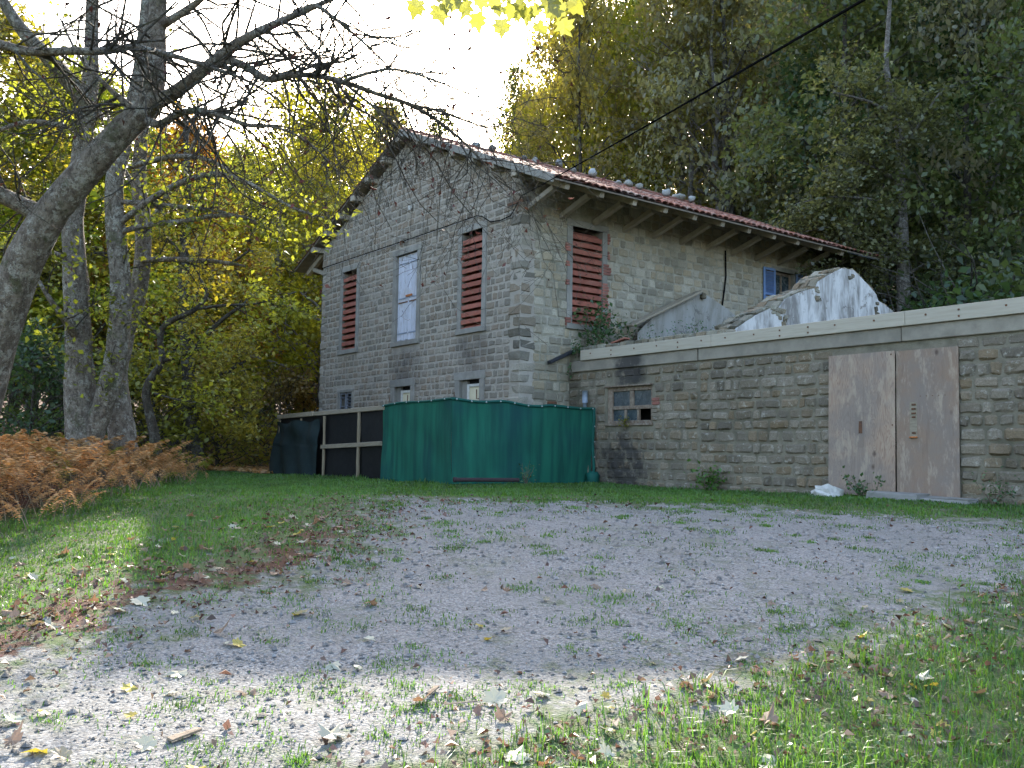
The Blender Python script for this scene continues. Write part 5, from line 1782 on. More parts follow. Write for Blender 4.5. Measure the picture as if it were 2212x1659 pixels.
near_tree('double_trunk_tree', 'pale lichened tree with two trunks standing in the bracken',
          [(185, 1070, 16.0, 95.6), (183, 985, 16.0, 81.0), (178, 930, 16.0, 72.7), (172, 830, 16.0, 64.4), (170, 740, 16.0, 54.0), (165, 640, 16.0, 51.9), (160, 540, 16.0, 46.7), (158, 470, 16.0, 43.6), (176, 330, 16.0, 39.4), (195, 180, 16.0, 33.3), (200, 0, 16.0, 26.0), (215, -200, 16.0, 18.0), (210, -420, 16.0, 9.0)],
          [
              [(205, 940, 15.9, 41.5), (225, 870, 15.8, 47.8), (246, 790, 15.8, 47.8), (260, 690, 15.8, 47.8), (260, 600, 15.8, 45.7), (252, 520, 15.8, 43.6), (246, 400, 15.8, 39.4), (262, 330, 15.8, 35.3), (300, 150, 15.8, 26.0), (320, -80, 15.8, 16.0)],
              [(212, 260, 16, 35.3), (160, 190, 15.8, 35.3), (110, 130, 15.6, 33.3), (60, 80, 15.4, 28.0), (10, 10, 15.3, 24.0), (-40, -80, 15.2, 18.0)],
              [(262, 480, 15.7, 14.0), (330, 428, 15.5, 14.0), (400, 391, 15.3, 13.0), (460, 376, 15.2, 12.0), (520, 388, 15.1, 11.0), (580, 420, 15.0, 9.0), (640, 452, 15.0, 6.0), (700, 470, 15, 4.0)],
              [(250, 503, 15.8, 13.0), (330, 484, 15.6, 12.0), (400, 478, 15.5, 11.0), (460, 466, 15.4, 10.0), (530, 470, 15.3, 8.0), (590, 500, 15.3, 4.0)],
              [(256, 435, 15.8, 12.0), (340, 442, 15.6, 11.0), (420, 450, 15.5, 10.0), (480, 458, 15.4, 8.0), (560, 486, 15.4, 4.0)],
              [(280, 360, 15.7, 13.0), (330, 347, 15.5, 12.0), (380, 338, 15.4, 11.0), (440, 342, 15.3, 10.0), (500, 372, 15.2, 7.0), (550, 420, 15.2, 4.0)],
              [(165, 280, 16, 12.0), (116, 267, 15.8, 12.0), (60, 263, 15.7, 11.0), (0, 280, 15.6, 9.0), (-50, 300, 15.6, 6.0)],
              [(165, 728, 15.9, 20.0), (140, 690, 15.5, 16.0), (110, 650, 15.3, 11.0), (80, 600, 15.2, 7.0)],
              [(160, 560, 16, 14.0), (100, 540, 15.7, 9.0), (40, 500, 15.5, 6.0)],
          ],
          MAT['bark_pale'], 5, 9, 0.9, YGR, 60, 0.22, 0.10)
near_tree('forked_tree', 'dark lichened tree just right of the double trunk',
          [(272, 1070, 17.0, 87.2), (268, 985, 17.0, 64.4), (262, 920, 17.0, 56.1), (254, 860, 17.0, 49.8), (252, 800, 17.0, 45.7), (270, 720, 17.0, 41.5), (292, 660, 17.0, 37.4), (306, 580, 17.0, 35.3), (310, 480, 17.0, 33.3), (300, 400, 17.0, 30.0), (310, 250, 17.0, 25.0), (330, 50, 17.0, 18.0), (340, -150, 17, 10.0)],
          [
              [(305, 562, 16.9, 14.0), (360, 560, 16.7, 12.0), (420, 562, 16.5, 11.0), (480, 566, 16.4, 9.0), (530, 575, 16.3, 5.0)],
              [(308, 500, 16.9, 14.0), (350, 440, 16.7, 11.0), (400, 350, 16.6, 8.0), (440, 260, 16.5, 5.0)],
              [(300, 420, 17, 12.0), (250, 330, 16.9, 9.0), (230, 230, 16.9, 5.0)],
          ],
          MAT['bark'], 6, 8, 0.9, YEL, 30, 0.25, 0.10)
near_tree('crooked_tree', 'thin crooked grey tree with bent stem in front of the yellow woods',
          [(340, 1040, 19.0, 27.4), (336, 960, 19.0, 23.8), (328, 915, 19.0, 20.2), (315, 855, 19.0, 17.3), (325, 820, 19.0, 17.3), (350, 781, 19.0, 14.4), (346, 735, 19.0, 13.0), (358, 700, 19.0, 12.2), (420, 670, 19.0, 10.1), (448, 634, 19.0, 7.2), (430, 600, 19.0, 5.0)],
          [
              [(352, 780, 19.0, 7.9), (400, 765, 18.8, 8), (470, 740, 18.7, 5)],
              [(420, 668, 19.0, 6.5), (480, 660, 18.9, 7), (560, 655, 18.8, 5), (640, 630, 18.8, 3)],
              [(345, 730, 19.0, 5.8), (310, 690, 18.9, 6), (290, 660, 18.8, 4)],
              [(335, 850, 19.0, 5.0), (390, 865, 18.8, 5), (440, 870, 18.7, 3)],
          ],
          MAT['bark_dark'], 8, 8, 0.8, YGR, 0, 0.55, 0.10)
near_tree('dark_beech', 'dark straight trunk with spreading yellow sprays near the black fence',
          [(424, 1040, 24.0, 46), (421, 980, 24.0, 38), (414, 900, 24.0, 34), (408, 800, 24.0, 30), (400, 690, 24.0, 26), (398, 560, 24.0, 22), (405, 400, 24.0, 16), (400, 250, 24, 9)],
          [
              [(412, 860, 24, 12), (480, 810, 23.5, 9), (530, 780, 23.2, 6)],
              [(408, 770, 24, 14), (440, 730, 23.6, 12), (480, 690, 23.3, 9), (530, 655, 23, 6)],
              [(400, 660, 24, 11), (460, 600, 23.7, 8), (540, 540, 23.5, 5)],
              [(412, 880, 24, 9), (350, 850, 23.8, 7), (300, 830, 23.6, 4)],
              [(415, 830, 24, 9), (500, 870, 23.6, 6), (540, 885, 23.3, 4)],
              [(400, 560, 24, 9), (350, 500, 23.8, 6), (300, 450, 23.6, 4)],
          ],
          MAT['bark_dark'], 9, 18, 1.0, (0.24, 0.21, 0.04), 0, 0.8, 0.11)
near_tree('pale_maple', 'pale-barked maple with bare lower limbs behind the far end of the house',
          [(1955, 760, 27.5, 34), (1952, 640, 27.5, 30), (1950, 560, 27.5, 27), (1948, 480, 27.5, 25), (1944, 400, 27.5, 22), (1946, 320, 27.5, 20), (1935, 240, 27.5, 16), (1915, 150, 27.5, 12), (1920, 40, 27.5, 9), (1930, -120, 27.5, 5)],
          [
              [(1946, 575, 27.5, 8), (1900, 548, 27.2, 7), (1850, 552, 27, 5), (1780, 570, 26.8, 3)],
              [(1944, 520, 27.5, 9), (1900, 490, 27.2, 8), (1830, 485, 27, 6), (1740, 500, 26.8, 3)],
              [(1942, 390, 27.5, 10), (1900, 370, 27.2, 8), (1850, 350, 27, 6), (1780, 360, 26.8, 3)],
              [(1930, 250, 27.5, 8), (1880, 220, 27.2, 6), (1800, 200, 27, 4)],
              [(1946, 330, 27.5, 9), (1990, 260, 27.2, 7), (2030, 200, 27, 4)],
              [(1940, 440, 27.5, 8), (1880, 430, 27.2, 6), (1800, 425, 27, 4), (1720, 440, 27, 3)],
              [(1950, 600, 27.5, 8), (2000, 570, 27.2, 5), (2060, 560, 27, 3)],
          ],
          MAT['bark_white'], 12, 22, 1.4, (0.13, 0.135, 0.07), 0, 0.9, 0.14)
for (x0, d, lab) in ((1552, 38.0, 'slim pale bare-stemmed tree behind the middle of the roof'), (1578, 39.0, 'second slim pale stem behind the middle of the roof'), (1475, 43.0, 'thin pale forked tree above the ridge near the cable')):
    near_tree('slim_tree', lab,
              [(x0 + 3, 560, d, 15), (x0, 420, d, 14), (x0 - 8, 340, d, 12), (x0 - 2, 240, d, 10), (x0 - 16, 120, d, 7), (x0 - 10, 0, d, 4)],
              [[(x0 - 2, 320, d, 7), (x0 + 30, 250, d, 5), (x0 + 60, 170, d, 3)], [(x0 - 4, 360, d, 6), (x0 - 50, 300, d, 4), (x0 - 90, 250, d, 3)], [(x0, 220, d, 5), (x0 + 25, 130, d, 4), (x0 + 30, 40, d, 2.5)]],
              MAT['bark_white'], x0, 9, 1.5, OLI, 0, 0.35, 0.13)


# ------------------------------------------------------------------ maple twig hanging in at the top
def maple_leaf(q, size, curl=0.12):
    """five-lobed leaf, stalk at the origin, tip along +Y"""
    out = [(0.0, 0.0), (0.16, -0.06), (0.34, 0.02), (0.27, 0.16), (0.52, 0.30), (0.33, 0.40), (0.36, 0.62), (0.16, 0.60), (0.0, 1.0)]
    pts = [(x * q.uniform(0.9, 1.1), y * q.uniform(0.95, 1.05)) for x, y in out]
    pts += [(-x * q.uniform(0.9, 1.1), y * q.uniform(0.95, 1.05)) for x, y in out[1:-1][::-1]]
    V = [(0, 0.36, 0)] + [(x, y, 0) for x, y in pts]
    V = np.array(V, float)
    a = q.uniform(-1, 1, 3)
    V[:, 2] = curl * (a[0] * V[:, 0] * 2 * np.abs(V[:, 0]) * 2 + a[1] * (V[:, 1] - 0.4) ** 2 * 2 + 0.9 * np.abs(V[:, 0]) + 0.3 * a[2] * np.sin(V[:, 1] * 7))
    n = len(pts)
    return V * size, [(0, 1 + i, 1 + (i + 1) % n) for i in range(n)]


q = np.random.default_rng(77)
root = empty('maple_twig', tuple(P(1120, -260, 4.6)), label='twig of backlit yellow-green maple leaves hanging in at the top edge', cat='twig')
b = np.array(root.location)
tw = Tubes()
mains = [[(1120, -260, 4.6), (1080, -120, 4.6), (1010, -40, 4.5), (930, -25, 4.5), (880, -10, 4.5)], [(1120, -260, 4.6), (1130, -120, 4.6), (1140, -40, 4.6), (1160, 20, 4.6)], [(1120, -260, 4.6), (1190, -120, 4.7), (1230, -30, 4.7), (1250, 10, 4.7)], [(1120, -260, 4.6), (1300, -420, 4.4), (1600, -700, 4.0)]]
for mm in mains:
    pp = np.array([P(*k) for k in mm]) - b
    tw.add(pp, np.linspace(0.008, 0.003, len(pp)), 6)
tw.build('stem', MAT['bark'], root)
lv = [q_ for q_ in [maple_leaf(q, 0.108, 0.2) for _ in range(5)]]
lm = []
for k, (V, Fc) in enumerate(lv):
    me = bpy.data.meshes.new('leaf'); me.from_pydata(V.tolist(), [], Fc); me.update()
    a_ = me.attributes.new('tint', 'FLOAT', 'FACE'); a_.data.foreach_set('value', np.full(len(Fc), 0.15 + 0.17 * k, np.float32))
    me.materials.append(MAT['leaf_maple']); lm.append(me)
spots = [(905, 8), (935, -15), (945, 22), (962, 8), (990, 5), (1000, -20), (1015, 10), (1030, 38), (1035, -5), (1060, 8), (1075, 20), (1085, 52), (1090, -12), (1105, 15), (1120, 30), (1125, 5), (1140, 25), (1150, -10), (1160, 60), (1165, 20), (1180, 0), (1195, 25), (1200, -15), (1215, 15), (1210, 55), (1235, 5), (1240, -25), (975, -30), (1065, -30), (1110, -35), (1180, -40)]
for k, (px, py) in enumerate(spots):
    o = bpy.data.objects.new('leaf', lm[k % 5]); COL.objects.link(o); o.parent = root
    pos = P(px, py - 8, 4.5 + q.uniform(-0.15, 0.2)) - b
    # leaf plane faces the camera roughly, tip hangs down
    tip = nrm(-U * 1.0 + R * q.uniform(-0.7, 0.7) + F * q.uniform(-0.4, 0.4))
    nn = nrm(-F + R * q.uniform(-0.8, 0.8) + U * q.uniform(-0.3, 0.6))
    nn = nrm(nn - tip * (nn @ tip)); xx = np.cross(tip, nn)
    sc_ = q.uniform(0.75, 1.15)
    o.matrix_local = Matrix(((xx[0] * sc_, tip[0] * sc_, nn[0] * sc_, pos[0]), (xx[1] * sc_, tip[1] * sc_, nn[1] * sc_, pos[1]), (xx[2] * sc_, tip[2] * sc_, nn[2] * sc_, pos[2]), (0, 0, 0, 1)))

# ------------------------------------------------------------------ bracken
def frond(q, L=1.0, np_=13):
    """arching frond; returns leaflet quads and stalk polyline"""
    t = np.linspace(0, 1, 24)
    arch = q.uniform(0.5, 1.1)
    xs = L * (t * 0.35 + 0.40 * t ** 2)
    zs = L * (1.15 * t - arch * 0.55 * t ** 2.6)
    sp = np.stack([xs, np.zeros_like(xs), zs], 1)
    C = []; A = []
    for k in range(np_):
        u = 0.32 + 0.68 * k / np_
        p = np.array([np.interp(u, t, xs), 0, np.interp(u, t, zs)])
        pl = L * 0.34 * (1 - (u - 0.32) / 0.70) ** 0.85 * q.uniform(0.8, 1.1)
        for sg in (-1, 1):
            d_ = nrm(np.array([0.45, sg * 1.0, -0.15 + q.normal(0, 0.15)]))
            for j in range(6):
                w = (j + 0.5) / 6
                C.append(p + d_ * pl * w + np.array([0, 0, -0.25 * pl * w ** 2]) + q.normal(0, 0.006, 3)); A.append((0.062 * L * (1 - 0.6 * w), d_))
    C = np.array(C)
    V = []
    for c, (sz, d_) in zip(C, A):
        side = np.array([-d_[1], d_[0], 0]) * (1.0) ; side = nrm(side)
        n_ = q.normal(0, 0.3, 3)
        V += [c - d_ * sz * 0.55, c + side * sz * 0.8 + n_ * sz * 0.4, c + d_ * sz * 0.55, c - side * sz * 0.8 - n_ * sz * 0.3]
    return np.array(V), sp


q = np.random.default_rng(9)
fv = [frond(q, 1.0) for _ in range(6)]
NB = 2100
pts = []
while len(pts) < NB:
    s_ = q.uniform(-16, -5, 3000); d_ = q.uniform(7, 20, 3000)
    x, y = xy(s_, d_)
    ok = poly_dist(x, y, FERN) > 0.05 - 0.35 * (q.uniform(0, 1, 3000) < 0.25)
    pts += list(zip(x[ok], y[ok]))
pts = np.array(pts[:NB])
for nm, mt, sel, lab in (('bracken', 'bracken', slice(0, NB - 130), 'mass of rust-brown dead bracken along the left edge of the lawn'), ('green_bracken', 'fern_green', slice(NB - 130, NB), 'scattered yellow-green fern fronds among the brown bracken')):
    VV = []; TT = []; tb = Tubes()
    for (x, y) in pts[sel]:
        v, sp = fv[q.integers(6)]
        L = q.uniform(0.5, 1.08) * (1.0 if nm == 'bracken' else 1.1) * min(1.0, 0.5 + 0.45 * float(poly_dist(np.array([x]), np.array([y]), FERN)[0]))
        a = q.uniform(0, 6.28)
        M_ = np.array([[math.cos(a), -math.sin(a), 0], [math.sin(a), math.cos(a), 0], [0, 0, 1]]) * L
        base = np.array([x, y, float(gz(x, y)) + 0.0])
        VV.append(v @ M_.T + base); TT.append(np.clip(q.uniform(0, 1) * 0.6 + q.uniform(0, 0.4, len(v) // 4), 0, 1))
        tb.add((sp @ M_.T + base)[::4], np.linspace(0.006, 0.002, 6), 3)
    VV = np.concatenate(VV)
    o = mk(nm, VV, np.arange(len(VV)).reshape(-1, 4), MAT[mt], tint=np.concatenate(TT))
    tag(o, lab, 'bracken', kind='stuff')
    so = tb.build('stalks', MAT['post_wood'], o)


# ------------------------------------------------------------------ grass, weeds, litter, pebbles
def blades(x, y, h, w, q, lean=0.5, tint=None):
    n = len(x)
    z = gz(x, y) - 0.005
    B = np.stack([x, y, z], 1)
    a = q.uniform(0, 2 * np.pi, n)
    side = np.stack([np.cos(a), np.sin(a), np.zeros(n)], 1)
    ld = np.stack([-np.sin(a), np.cos(a), np.zeros(n)], 1) * (lean * q.normal(0, 1, n))[:, None] + q.normal(0, 0.12, (n, 3)) * np.array([1, 1, 0])
    H = h[:, None]; W = w[:, None]
    up = np.array([0, 0, 1.0])
    mid = B + H * (0.55 * up + 0.22 * ld)
    tip = B + H * (np.clip(1 - 0.22 * np.abs(ld).sum(1, keepdims=True), 0.5, 1) * up + 0.85 * ld)
    V = np.stack([B - side * W / 2, B + side * W / 2, mid - side * W * 0.36, mid + side * W * 0.36, tip], 1).reshape(-1, 3)
    i = np.arange(n)[:, None] * 5
    Fc = np.stack([i + [0, 1, 3], i + [0, 3, 2], i + [2, 3, 4]], 1).reshape(-1, 3)
    t = tint if tint is not None else q.uniform(0, 1, n)
    return V, Fc, np.repeat(t, 3)


def scatter(n, s0, s1, d0, d1, q, p=1.0):
    s_ = q.uniform(s0, s1, n); d_ = d0 + (d1 - d0) * q.uniform(0, 1, n) ** p
    return xy(s_, d_)


q = np.random.default_rng(21)
# lawn on the left and strip along the walls
x, y = scatter(520000, -13, 12, 5.5, 24, q, 1.1)
s_, d_ = sd(x, y)
gdist = gravel_mask(x, y)
pn = hnoise(x, y, 0.9, 3) * 0.35 + hnoise(x, y, 0.3, 5) * 0.25
ok = (gdist + pn * 1.3 < -0.15) & (q.uniform(0, 1, len(x)) < np.clip(0.7 + 0.8 * hnoise(x, y, 0.55, 17) - 0.25 * gdist, 0.12, 1)) & (poly_dist(x, y, FERN) < 0.7) & ~((x > -18.3) & (x < -15.5) & (y > 10.25)) & ~((y > AY - 0.08) & (x > HX)) & ~((x < -15.5) & (y > 10.3))
ok &= (d_ > 8.0) | (s_ < -1)
drift = np.exp(-((gdist + 0.4) / 0.5) ** 2) * (s_ < 0)
ok &= q.uniform(0, 1, len(x)) > drift * 0.75
x, y = x[ok], y[ok]
s_, d_ = sd(x, y)
keep = q.uniform(0, 1, len(x)) < np.clip(1.25 - d_ / 26, 0.25, 1)
x, y, s_, d_ = x[keep], y[keep], s_[keep], d_[keep]
nearwall = np.clip(1 - np.minimum(np.abs(AY - y), np.where(x < -15.4, np.abs(10.15 - y), 9)) / 0.45, 0, 1)
h = q.uniform(0.02, 0.06, len(x)) * (1 + 0.5 * hnoise(x, y, 0.8, 1)) * (1 + 1.3 * nearwall * q.uniform(0, 1, len(x)))
V, Fc, t = blades(x, y, h, 0.006 + 0.0007 * d_, q, 0.75, np.clip(0.5 + 0.3 * hnoise(x, y, 1.3, 14) + 0.2 * hnoise(x, y, 0.35, 6) + q.uniform(-0.3, 0.3, len(x)), 0, 1))
o = mk('lawn_grass', V, Fc, MAT['grass'], tint=t); tag(o, 'short green grass of the lawn and along the foot of the walls', 'grass', kind='stuff')
print('lawn', len(x))
# grass at the lower right, long blades
x, y = scatter(420000, -1.2, 9, 2.6, 11.5, q, 1.25)
s_, d_ = sd(x, y)
gdist = gravel_mask(x, y)
pn = hnoise(x, y, 0.7, 2) * 0.3 + hnoise(x, y, 0.22, 9) * 0.3
ok = (gdist + pn * 0.8 < -0.12) & (s_ > -1.2) & (d_ < 9.5 + s_ * 0.1) & (q.uniform(0, 1, len(x)) < np.clip(0.30 + 1.1 * pn - gdist * 0.2, 0.03, 1) * np.clip(1.3 - d_ / 9, 0.25, 1))
x, y, d_ = x[ok], y[ok], d_[ok]
h = q.gamma(3, 0.016, len(x)) + 0.015
long_ = q.uniform(0, 1, len(x)) < 0.02
h = np.where(long_, h * 2.2, h)
V, Fc, t = blades(x, y, h, q.uniform(0.0025, 0.006, len(x)) + 0.0006 * d_, q, 1.05)
o = mk('verge_grass', V, Fc, MAT['grass'], tint=t); tag(o, 'long lush grass on the verge at the lower right', 'grass', kind='stuff')
print('verge', len(x))
# tufts in the gravel
cx, cy_ = scatter(1800, -7, 12, 3.2, 13.5, q, 1.3)
okc = gravel_mask(cx, cy_) > -0.1
cx, cy_ = cx[okc], cy_[okc]
wgt = np.exp(-gravel_mask(cx, cy_) / 1.6)
okc = q.uniform(0, 1, len(cx)) < 0.35 + wgt
cx, cy_ = cx[okc], cy_[okc]
k = np.repeat(np.arange(len(cx)), q.integers(15, 90, len(cx)))
rad = q.uniform(0.03, 0.14, len(cx))
x = cx[k] + q.normal(0, 1, len(k)) * rad[k]; y = cy_[k] + q.normal(0, 1, len(k)) * rad[k]
V, Fc, t = blades(x, y, q.uniform(0.012, 0.045, len(k)), q.uniform(0.003, 0.006, len(k)) + 0.0005 * sd(x, y)[1], q, 1.0, np.clip(q.uniform(0.2, 0.9, len(cx))[k] + q.normal(0, 0.1, len(k)), 0, 1))
o = mk('gravel_tufts', V, Fc, MAT['grass'], tint=t); tag(o, 'sparse grass tufts growing through the gravel', 'grass', kind='stuff')
# clover and broad weeds in the verge
x, y = scatter(26000, 0, 8.5, 2.6, 8.5, q, 1.3)
gdist = gravel_mask(x, y)
ok = (gdist + hnoise(x, y, 0.5, 6) * 0.5 < -0.35)
x, y = x[ok], y[ok]
ok = q.uniform(0, 1, len(x)) < np.clip(hnoise(x, y, 0.6, 12) * 0.9 + 0.25, 0.02, 1)
x, y = x[ok], y[ok]
V, Fc = leaf_cloud(np.stack([x, y, gz(x, y) + q.uniform(0.01, 0.06, len(x))], 1), 0.024, q, up=1.2, aspect=0.9)
o = mk('clover', V, Fc, MAT['weed'], tint=q.uniform(0, 1, len(x))); tag(o, 'clover and small broad-leaved weeds in the verge grass', 'clover', kind='stuff')
# small dead leaf litter
x, y = scatter(70000, -12, 9, 2.8, 14, q, 1.2)
s_, d_ = sd(x, y)
gdist = gravel_mask(x, y)
drift = np.exp(-((gdist + 0.55) / 0.75) ** 2) * np.clip((-s_ + 0.5) / 2, 0, 1) * np.clip((13.5 - d_) / 2, 0, 1) * (0.65 + 0.5 * hnoise(x, y, 0.5, 2))
verge = (gdist < -0.05) * (s_ > -1.5) * (d_ < 9) * (0.45 + 0.6 * np.clip(hnoise(x, y, 0.45, 7), -0.6, 1)) * np.exp(-np.abs(gdist + 0.3) / 1.2)
inner = 0.012 * (gdist > 0) + 0.12 * np.exp(-(gdist / 0.6) ** 2) * (s_ < 2)
ok = q.uniform(0, 1, len(x)) < drift * 0.8 + verge + inner + 0.01
x, y, d_ = x[ok], y[ok], d_[ok]
C = np.stack([x, y, gz(x, y) + q.uniform(0.004, 0.03, len(x))], 1)
V, Fc = leaf_cloud(C, q.uniform(0.02, 0.058, len(x)), q, up=1.3, aspect=0.7, fold_=0.3)
o = mk('leaf_litter', V, Fc, MAT['litter'], tint=q.uniform(0, 1, len(x))); tag(o, 'brown dead leaf litter drifted along the edges of the gravel', 'leaf litter', kind='stuff')
print('litter', len(x))
# litter on the woodland floor near the fence
x, y = scatter(26000, -12, -3, 25, 42, q, 1.0)
ok = ~((x > -27.2) & (y > GY - 1))
x, y = x[ok], y[ok]
V, Fc = leaf_cloud(np.stack([x, y, gz(x, y) + q.uniform(0.0, 0.05, len(x))], 1), 0.14, q, up=1.6, aspect=0.7)
o = mk('woodland_litter', V, Fc, MAT['bracken'], tint=q.uniform(0, 0.7, len(x))); tag(o, 'russet leaf carpet on the slope left of the black fence', 'leaf litter', kind='stuff')
# pebbles
x, y = scatter(110000, -7.5, 11, 2.9, 13.5, q, 1.9)
gdist = gravel_mask(x, y)
ok = (gdist + hnoise(x, y, 0.5, 3) * 0.25 > 0) | ((gdist > -0.6) & (q.uniform(0, 1, len(x)) < 0.25))
s_, d_ = sd(x, y)
ok &= (np.abs(s_) < d_ * 0.66 + 1) & (q.uniform(0, 1, len(x)) < np.clip(0.75 + 0.6 * hnoise(x, y, 1.6, 11), 0.15, 1))
x, y, d_ = x[ok], y[ok], d_[ok]
n = len(x); print('pebbles', n)
r_ = (0.0042 + 0.0006 * d_) * np.exp(q.normal(-0.1, 0.6, n)); r_ = np.clip(r_, 0.003, 0.034)
oct_ = np.array([(1, 0, 0), (0, 1, 0), (-1, 0, 0), (0, -1, 0), (0, 0, 1), (0, 0, -0.6)], float)
of = np.array([(0, 1, 4), (1, 2, 4), (2, 3, 4), (3, 0, 4)])
a = q.uniform(0, 6.28, n)
sh = oct_[None] * q.uniform(0.7, 1.3, (n, 6, 1)) * np.stack([r_, r_ * q.uniform(0.6, 1, n), r_ * q.uniform(0.4, 0.8, n)], 1)[:, None, :]
ca, sa = np.cos(a)[:, None], np.sin(a)[:, None]
V = np.stack([sh[..., 0] * ca - sh[..., 1] * sa, sh[..., 0] * sa + sh[..., 1] * ca, sh[..., 2]], -1) + np.stack([x, y, gz(x, y) + r_ * 0.15], 1)[:, None, :]
Fc = (np.arange(n)[:, None, None] * 6 + of[None]).reshape(-1, 3)
o = mk('gravel_stones', V.reshape(-1, 3), Fc, MAT['pebble'], tint=np.repeat(q.uniform(0, 1, n), 4), smooth=False)
tag(o, 'loose grey gravel stones covering the yard', 'gravel', kind='stuff')

# single fallen leaves
q = np.random.default_rng(4)
kinds_ = (('leaf_pale', 'pale', 'pale cream fallen maple leaf lying face down on the ground'), ('leaf_brown', 'brown', 'curled brown fallen leaf lying on the ground'), ('leaf_yellow', 'yellow', 'yellowish fallen leaf lying on the ground'))
lib = {}
for mt, nm, lab in kinds_:
    lib[mt] = []
    for k in range(5):
        V, Fc = maple_leaf(q, 1.0, 0.25 if nm != 'brown' else 0.5)
        V = V - np.array([0, 0.4, V[:, 2].min()])
        me = bpy.data.meshes.new('fallen_leaf'); me.from_pydata(V.tolist(), [], Fc); me.update()
        a_ = me.attributes.new('tint', 'FLOAT', 'FACE'); a_.data.foreach_set('value', np.full(len(Fc), q.uniform(0.1, 0.95), np.float32))
        me.materials.append(MAT[mt]); lib[mt].append(me)


def drop_leaf(mt, x, y, size, lab, group):
    o = bpy.data.objects.new('fallen_leaf', lib[mt][q.integers(5)]); COL.objects.link(o)
    flip_ = q.uniform() < 0.35
    o.location = (x, y, float(gz(x, y)) + (0.012 if not flip_ else 0.03))
    o.rotation_euler = (q.normal(0, 0.22) + (math.pi if flip_ else 0), q.normal(0, 0.22), q.uniform(0, 6.28))
    o.scale = (size, size, size * q.uniform(0.7, 1.3))
    tag(o, lab, 'leaf', group)
    return o


HERO = [(1065, 1520, 'leaf_pale', 0.17, 'largest white fallen maple leaf in the sun patch'), (285, 1490, 'leaf_yellow', 0.12, 'upright green-brown fallen leaf casting a shadow on the left gravel'), (85, 1625, 'leaf_yellow', 0.14, 'yellowish fallen leaf at the lower left corner'),
        (310, 1615, 'leaf_pale', 0.12, 'pale fallen leaf beside the flat stick'), (718, 1598, 'leaf_pale', 0.14, 'pale pointed fallen leaf at the bottom centre of the gravel'), (305, 1305, 'leaf_pale', 0.17, 'white fallen leaf at the lawn edge on the left'),
        (465, 1233, 'leaf_pale', 0.17, 'white fallen leaf on the lawn edge nearest the gravel middle'), (720, 1443, 'leaf_pale', 0.12, 'pale fallen leaf in the middle of the gravel'), (380, 1460, 'leaf_pale', 0.14, 'pale green fallen leaf on the left gravel'),
        (1090, 1555, 'leaf_brown', 0.10, 'orange-brown upright fallen leaf in front of the sun patch'), (655, 1330, 'leaf_pale', 0.13, 'pale fallen leaf near the far gravel'), (1120, 1640, 'leaf_pale', 0.15, 'pale upright fallen leaf at the bottom edge'),
        (2070, 1400, 'leaf_pale', 0.13, 'cream fallen leaf in the verge under the right edge'), (1840, 1430, 'leaf_pale', 0.13, 'white fallen leaf on the verge near the gravel edge'), (50, 1330, 'leaf_pale', 0.15, 'cream fallen leaf on the lawn at the left edge'),
        (1570, 1545, 'leaf_pale', 0.12, 'cream curled leaf in the middle of the verge')]
for px, py, mt, sz, lab in HERO:
    g_ = pix2ground(px, py)
    drop_leaf(mt, g_[0], g_[1], sz, lab, None)
cnt = 0
zones = [(-9, 0, 6.0, 11.0, 110, 'lawn'), (-6, 3.5, 3.0, 8.0, 42, 'gravel'), (0, 7.0, 3.0, 8.5, 120, 'verge')]
for s0, s1, d0, d1, n, nm in zones:
    k = 0
    while k < n:
        s_, d_ = q.uniform(s0, s1), q.uniform(d0, d1)
        x, y = xy(s_, d_)
        gd = float(gravel_mask(np.array([x]), np.array([y]))[0])
        if abs(s_) > d_ * 0.6: continue
        if nm == 'lawn' and not (-2.2 < gd < -0.1 and s_ < -1): continue
        if nm == 'gravel' and gd < 0.05: continue
        if nm == 'verge' and not (gd < -0.05): continue
        u = q.uniform()
        mt, cn, lab = kinds_[0 if u < (0.40 if nm != 'gravel' else 0.5) else (1 if u < 0.86 else 2)]
        where = {'lawn': 'on the leaf drift between lawn and gravel', 'gravel': 'out on the gravel', 'verge': 'in the verge grass at the lower right'}[nm]
        base = {'pale': 'pale cream fallen maple leaf', 'brown': 'curled brown fallen leaf', 'yellow': 'yellowish fallen leaf'}[cn]
        drop_leaf(mt, x, y, q.uniform(0.06, 0.125), base + ' ' + where, cn + ' fallen leaves ' + where)
        k += 1

# sticks
for (a_, b_, w, lab) in (((365, 1608), (430, 1583), 0.022, 'flat weathered stick lying on the gravel at the lower left'), ((925, 1508), (945, 1490), 0.016, 'short broken stick left of the sun patch'), ((960, 1530), (1030, 1522), 0.010, 'thin twig in front of the sun patch')):
    p0 = pix2ground(*a_); p1 = pix2ground(*b_)
    m = MB(); m.bar((0, 0, 0), p1 - p0, w * 1.6, w * 0.5, random.random(), ch=0.003, jit=0.003)
    o = m.build('stick', MAT['stick']); o.location = p0 + np.array([0, 0, 0.02]); tag(o, lab, 'stick')

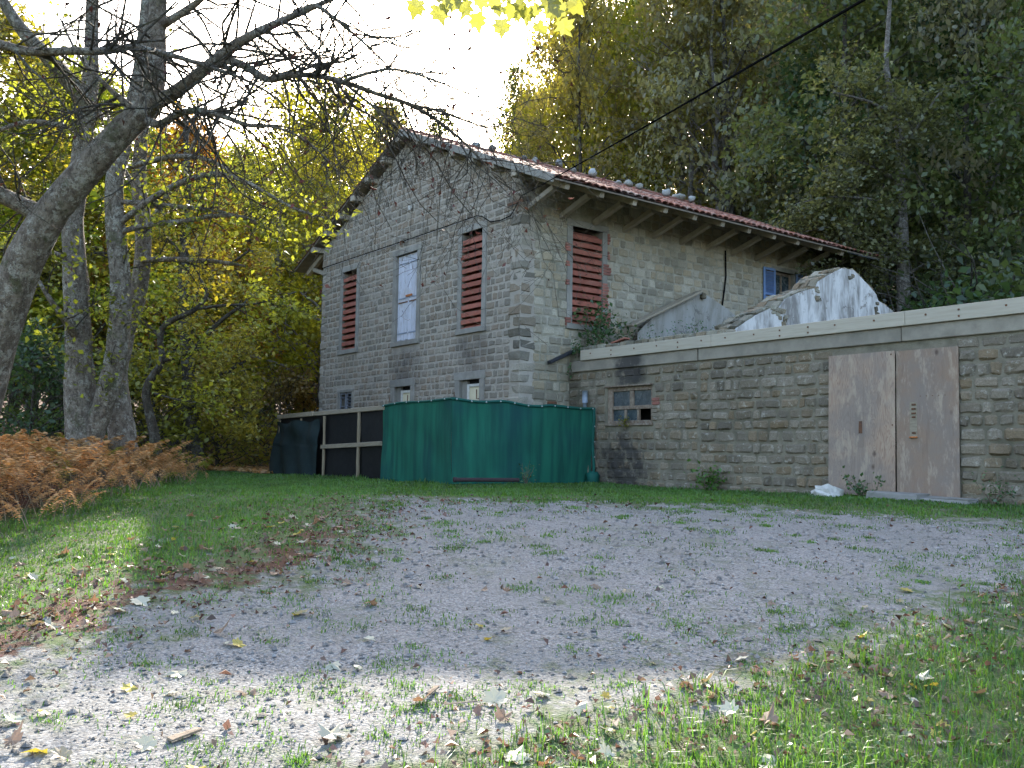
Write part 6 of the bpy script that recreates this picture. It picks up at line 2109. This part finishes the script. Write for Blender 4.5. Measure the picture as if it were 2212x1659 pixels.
# shrub climbing by the side louvre, weeds on the annex, fern on the window sill
def weed(name, label, c, r, h, n, seed, size=0.06, col='weed', stems=6, up=0.6):
    q = np.random.default_rng(seed)
    root = empty(name, tuple(c), label=label, cat='plant')
    tb = Tubes(); C = []
    for k in range(stems):
        e = np.array([q.normal(0, r * 0.5), q.normal(0, r * 0.5), h * q.uniform(0.5, 1.0)])
        cp = curve_pts((0, 0, -0.05), e, q, 0.15, 6)
        tb.add(cp, np.linspace(0.009, 0.003, 6), 4)
        for j in range(n // stems):
            u = q.uniform(0.25, 1) * 5; i_ = int(min(u, 4)); C.append(cp[i_] * (1 - u + i_) + cp[i_ + 1] * (u - i_) + q.normal(0, r * 0.22, 3))
    tb.build('stem', MAT['stick'], root)
    V, Fc = leaf_cloud(np.array(C), size, q, up=up)
    mk('foliage', V, Fc, MAT[col], root, tint=q.uniform(0, 1, len(C)))
    return root


weed('shrub', 'leafy green shrub climbing in front of the side louvre window', (HX + 0.45, 14.5, 2.35), 0.55, 1.75, 420, 1, 0.10, stems=9)
weed('shrub', 'spreading green shrub right of the side louvre window', (HX + 0.5, 15.3, 2.4), 0.6, 0.95, 220, 2, 0.10, stems=7)
weed('weed', 'low green weeds on the rubble before the grey plaster gable', (-14.6, 15.0, 2.40), 0.6, 0.40, 300, 3, 0.05)
weed('weed', 'green weeds below the middle of the grey plaster gable', (-13.7, 15.6, 2.45), 0.6, 0.45, 300, 4, 0.05)
weed('weed', 'small weeds at the left foot of the white plaster gable', (-12.6, 14.75, 2.42), 0.25, 0.25, 120, 5, 0.045)
weed('ivy', 'bright green ivy tuft over the black gutter end', (HX + 0.35, 13.95, 2.32), 0.22, 0.32, 160, 6, 0.06)
weed('ivy', 'trailing ivy below the black gutter end', (HX + 0.18, 13.95, 1.80), 0.12, 0.42, 70, 7, 0.06)
weed('fern', 'small yellow-green fern growing from the sill of the annex window', (-14.42, AY - 0.06, 0.62), 0.14, 0.26, 70, 8, 0.06, 'fern_green')
weed('weed', 'tall grass clump at the foot of the annex wall', (-12.0, AY - 0.25, -0.6), 0.45, 0.42, 260, 9, 0.08, 'grass', 14, 0.1)
weed('nettle', 'green nettle patch between the white rock and the plywood doors', (-8.62, AY - 0.35, -0.6), 0.25, 0.38, 170, 10, 0.06)
weed('weed', 'weeds growing through the hem of the green tarp', (-15.15, 11.8, -0.6), 0.35, 0.45, 90, 11, 0.045, stems=9)
weed('weed', 'thin weeds at the foot of the annex wall near the right edge', (-6.6, AY - 0.25, -0.6), 0.35, 0.45, 150, 12, 0.05, stems=9)


for o in SC.objects:
    if o.parent is None and 'label' in o and 'kind' not in o:
        o['kind'] = 'thing'
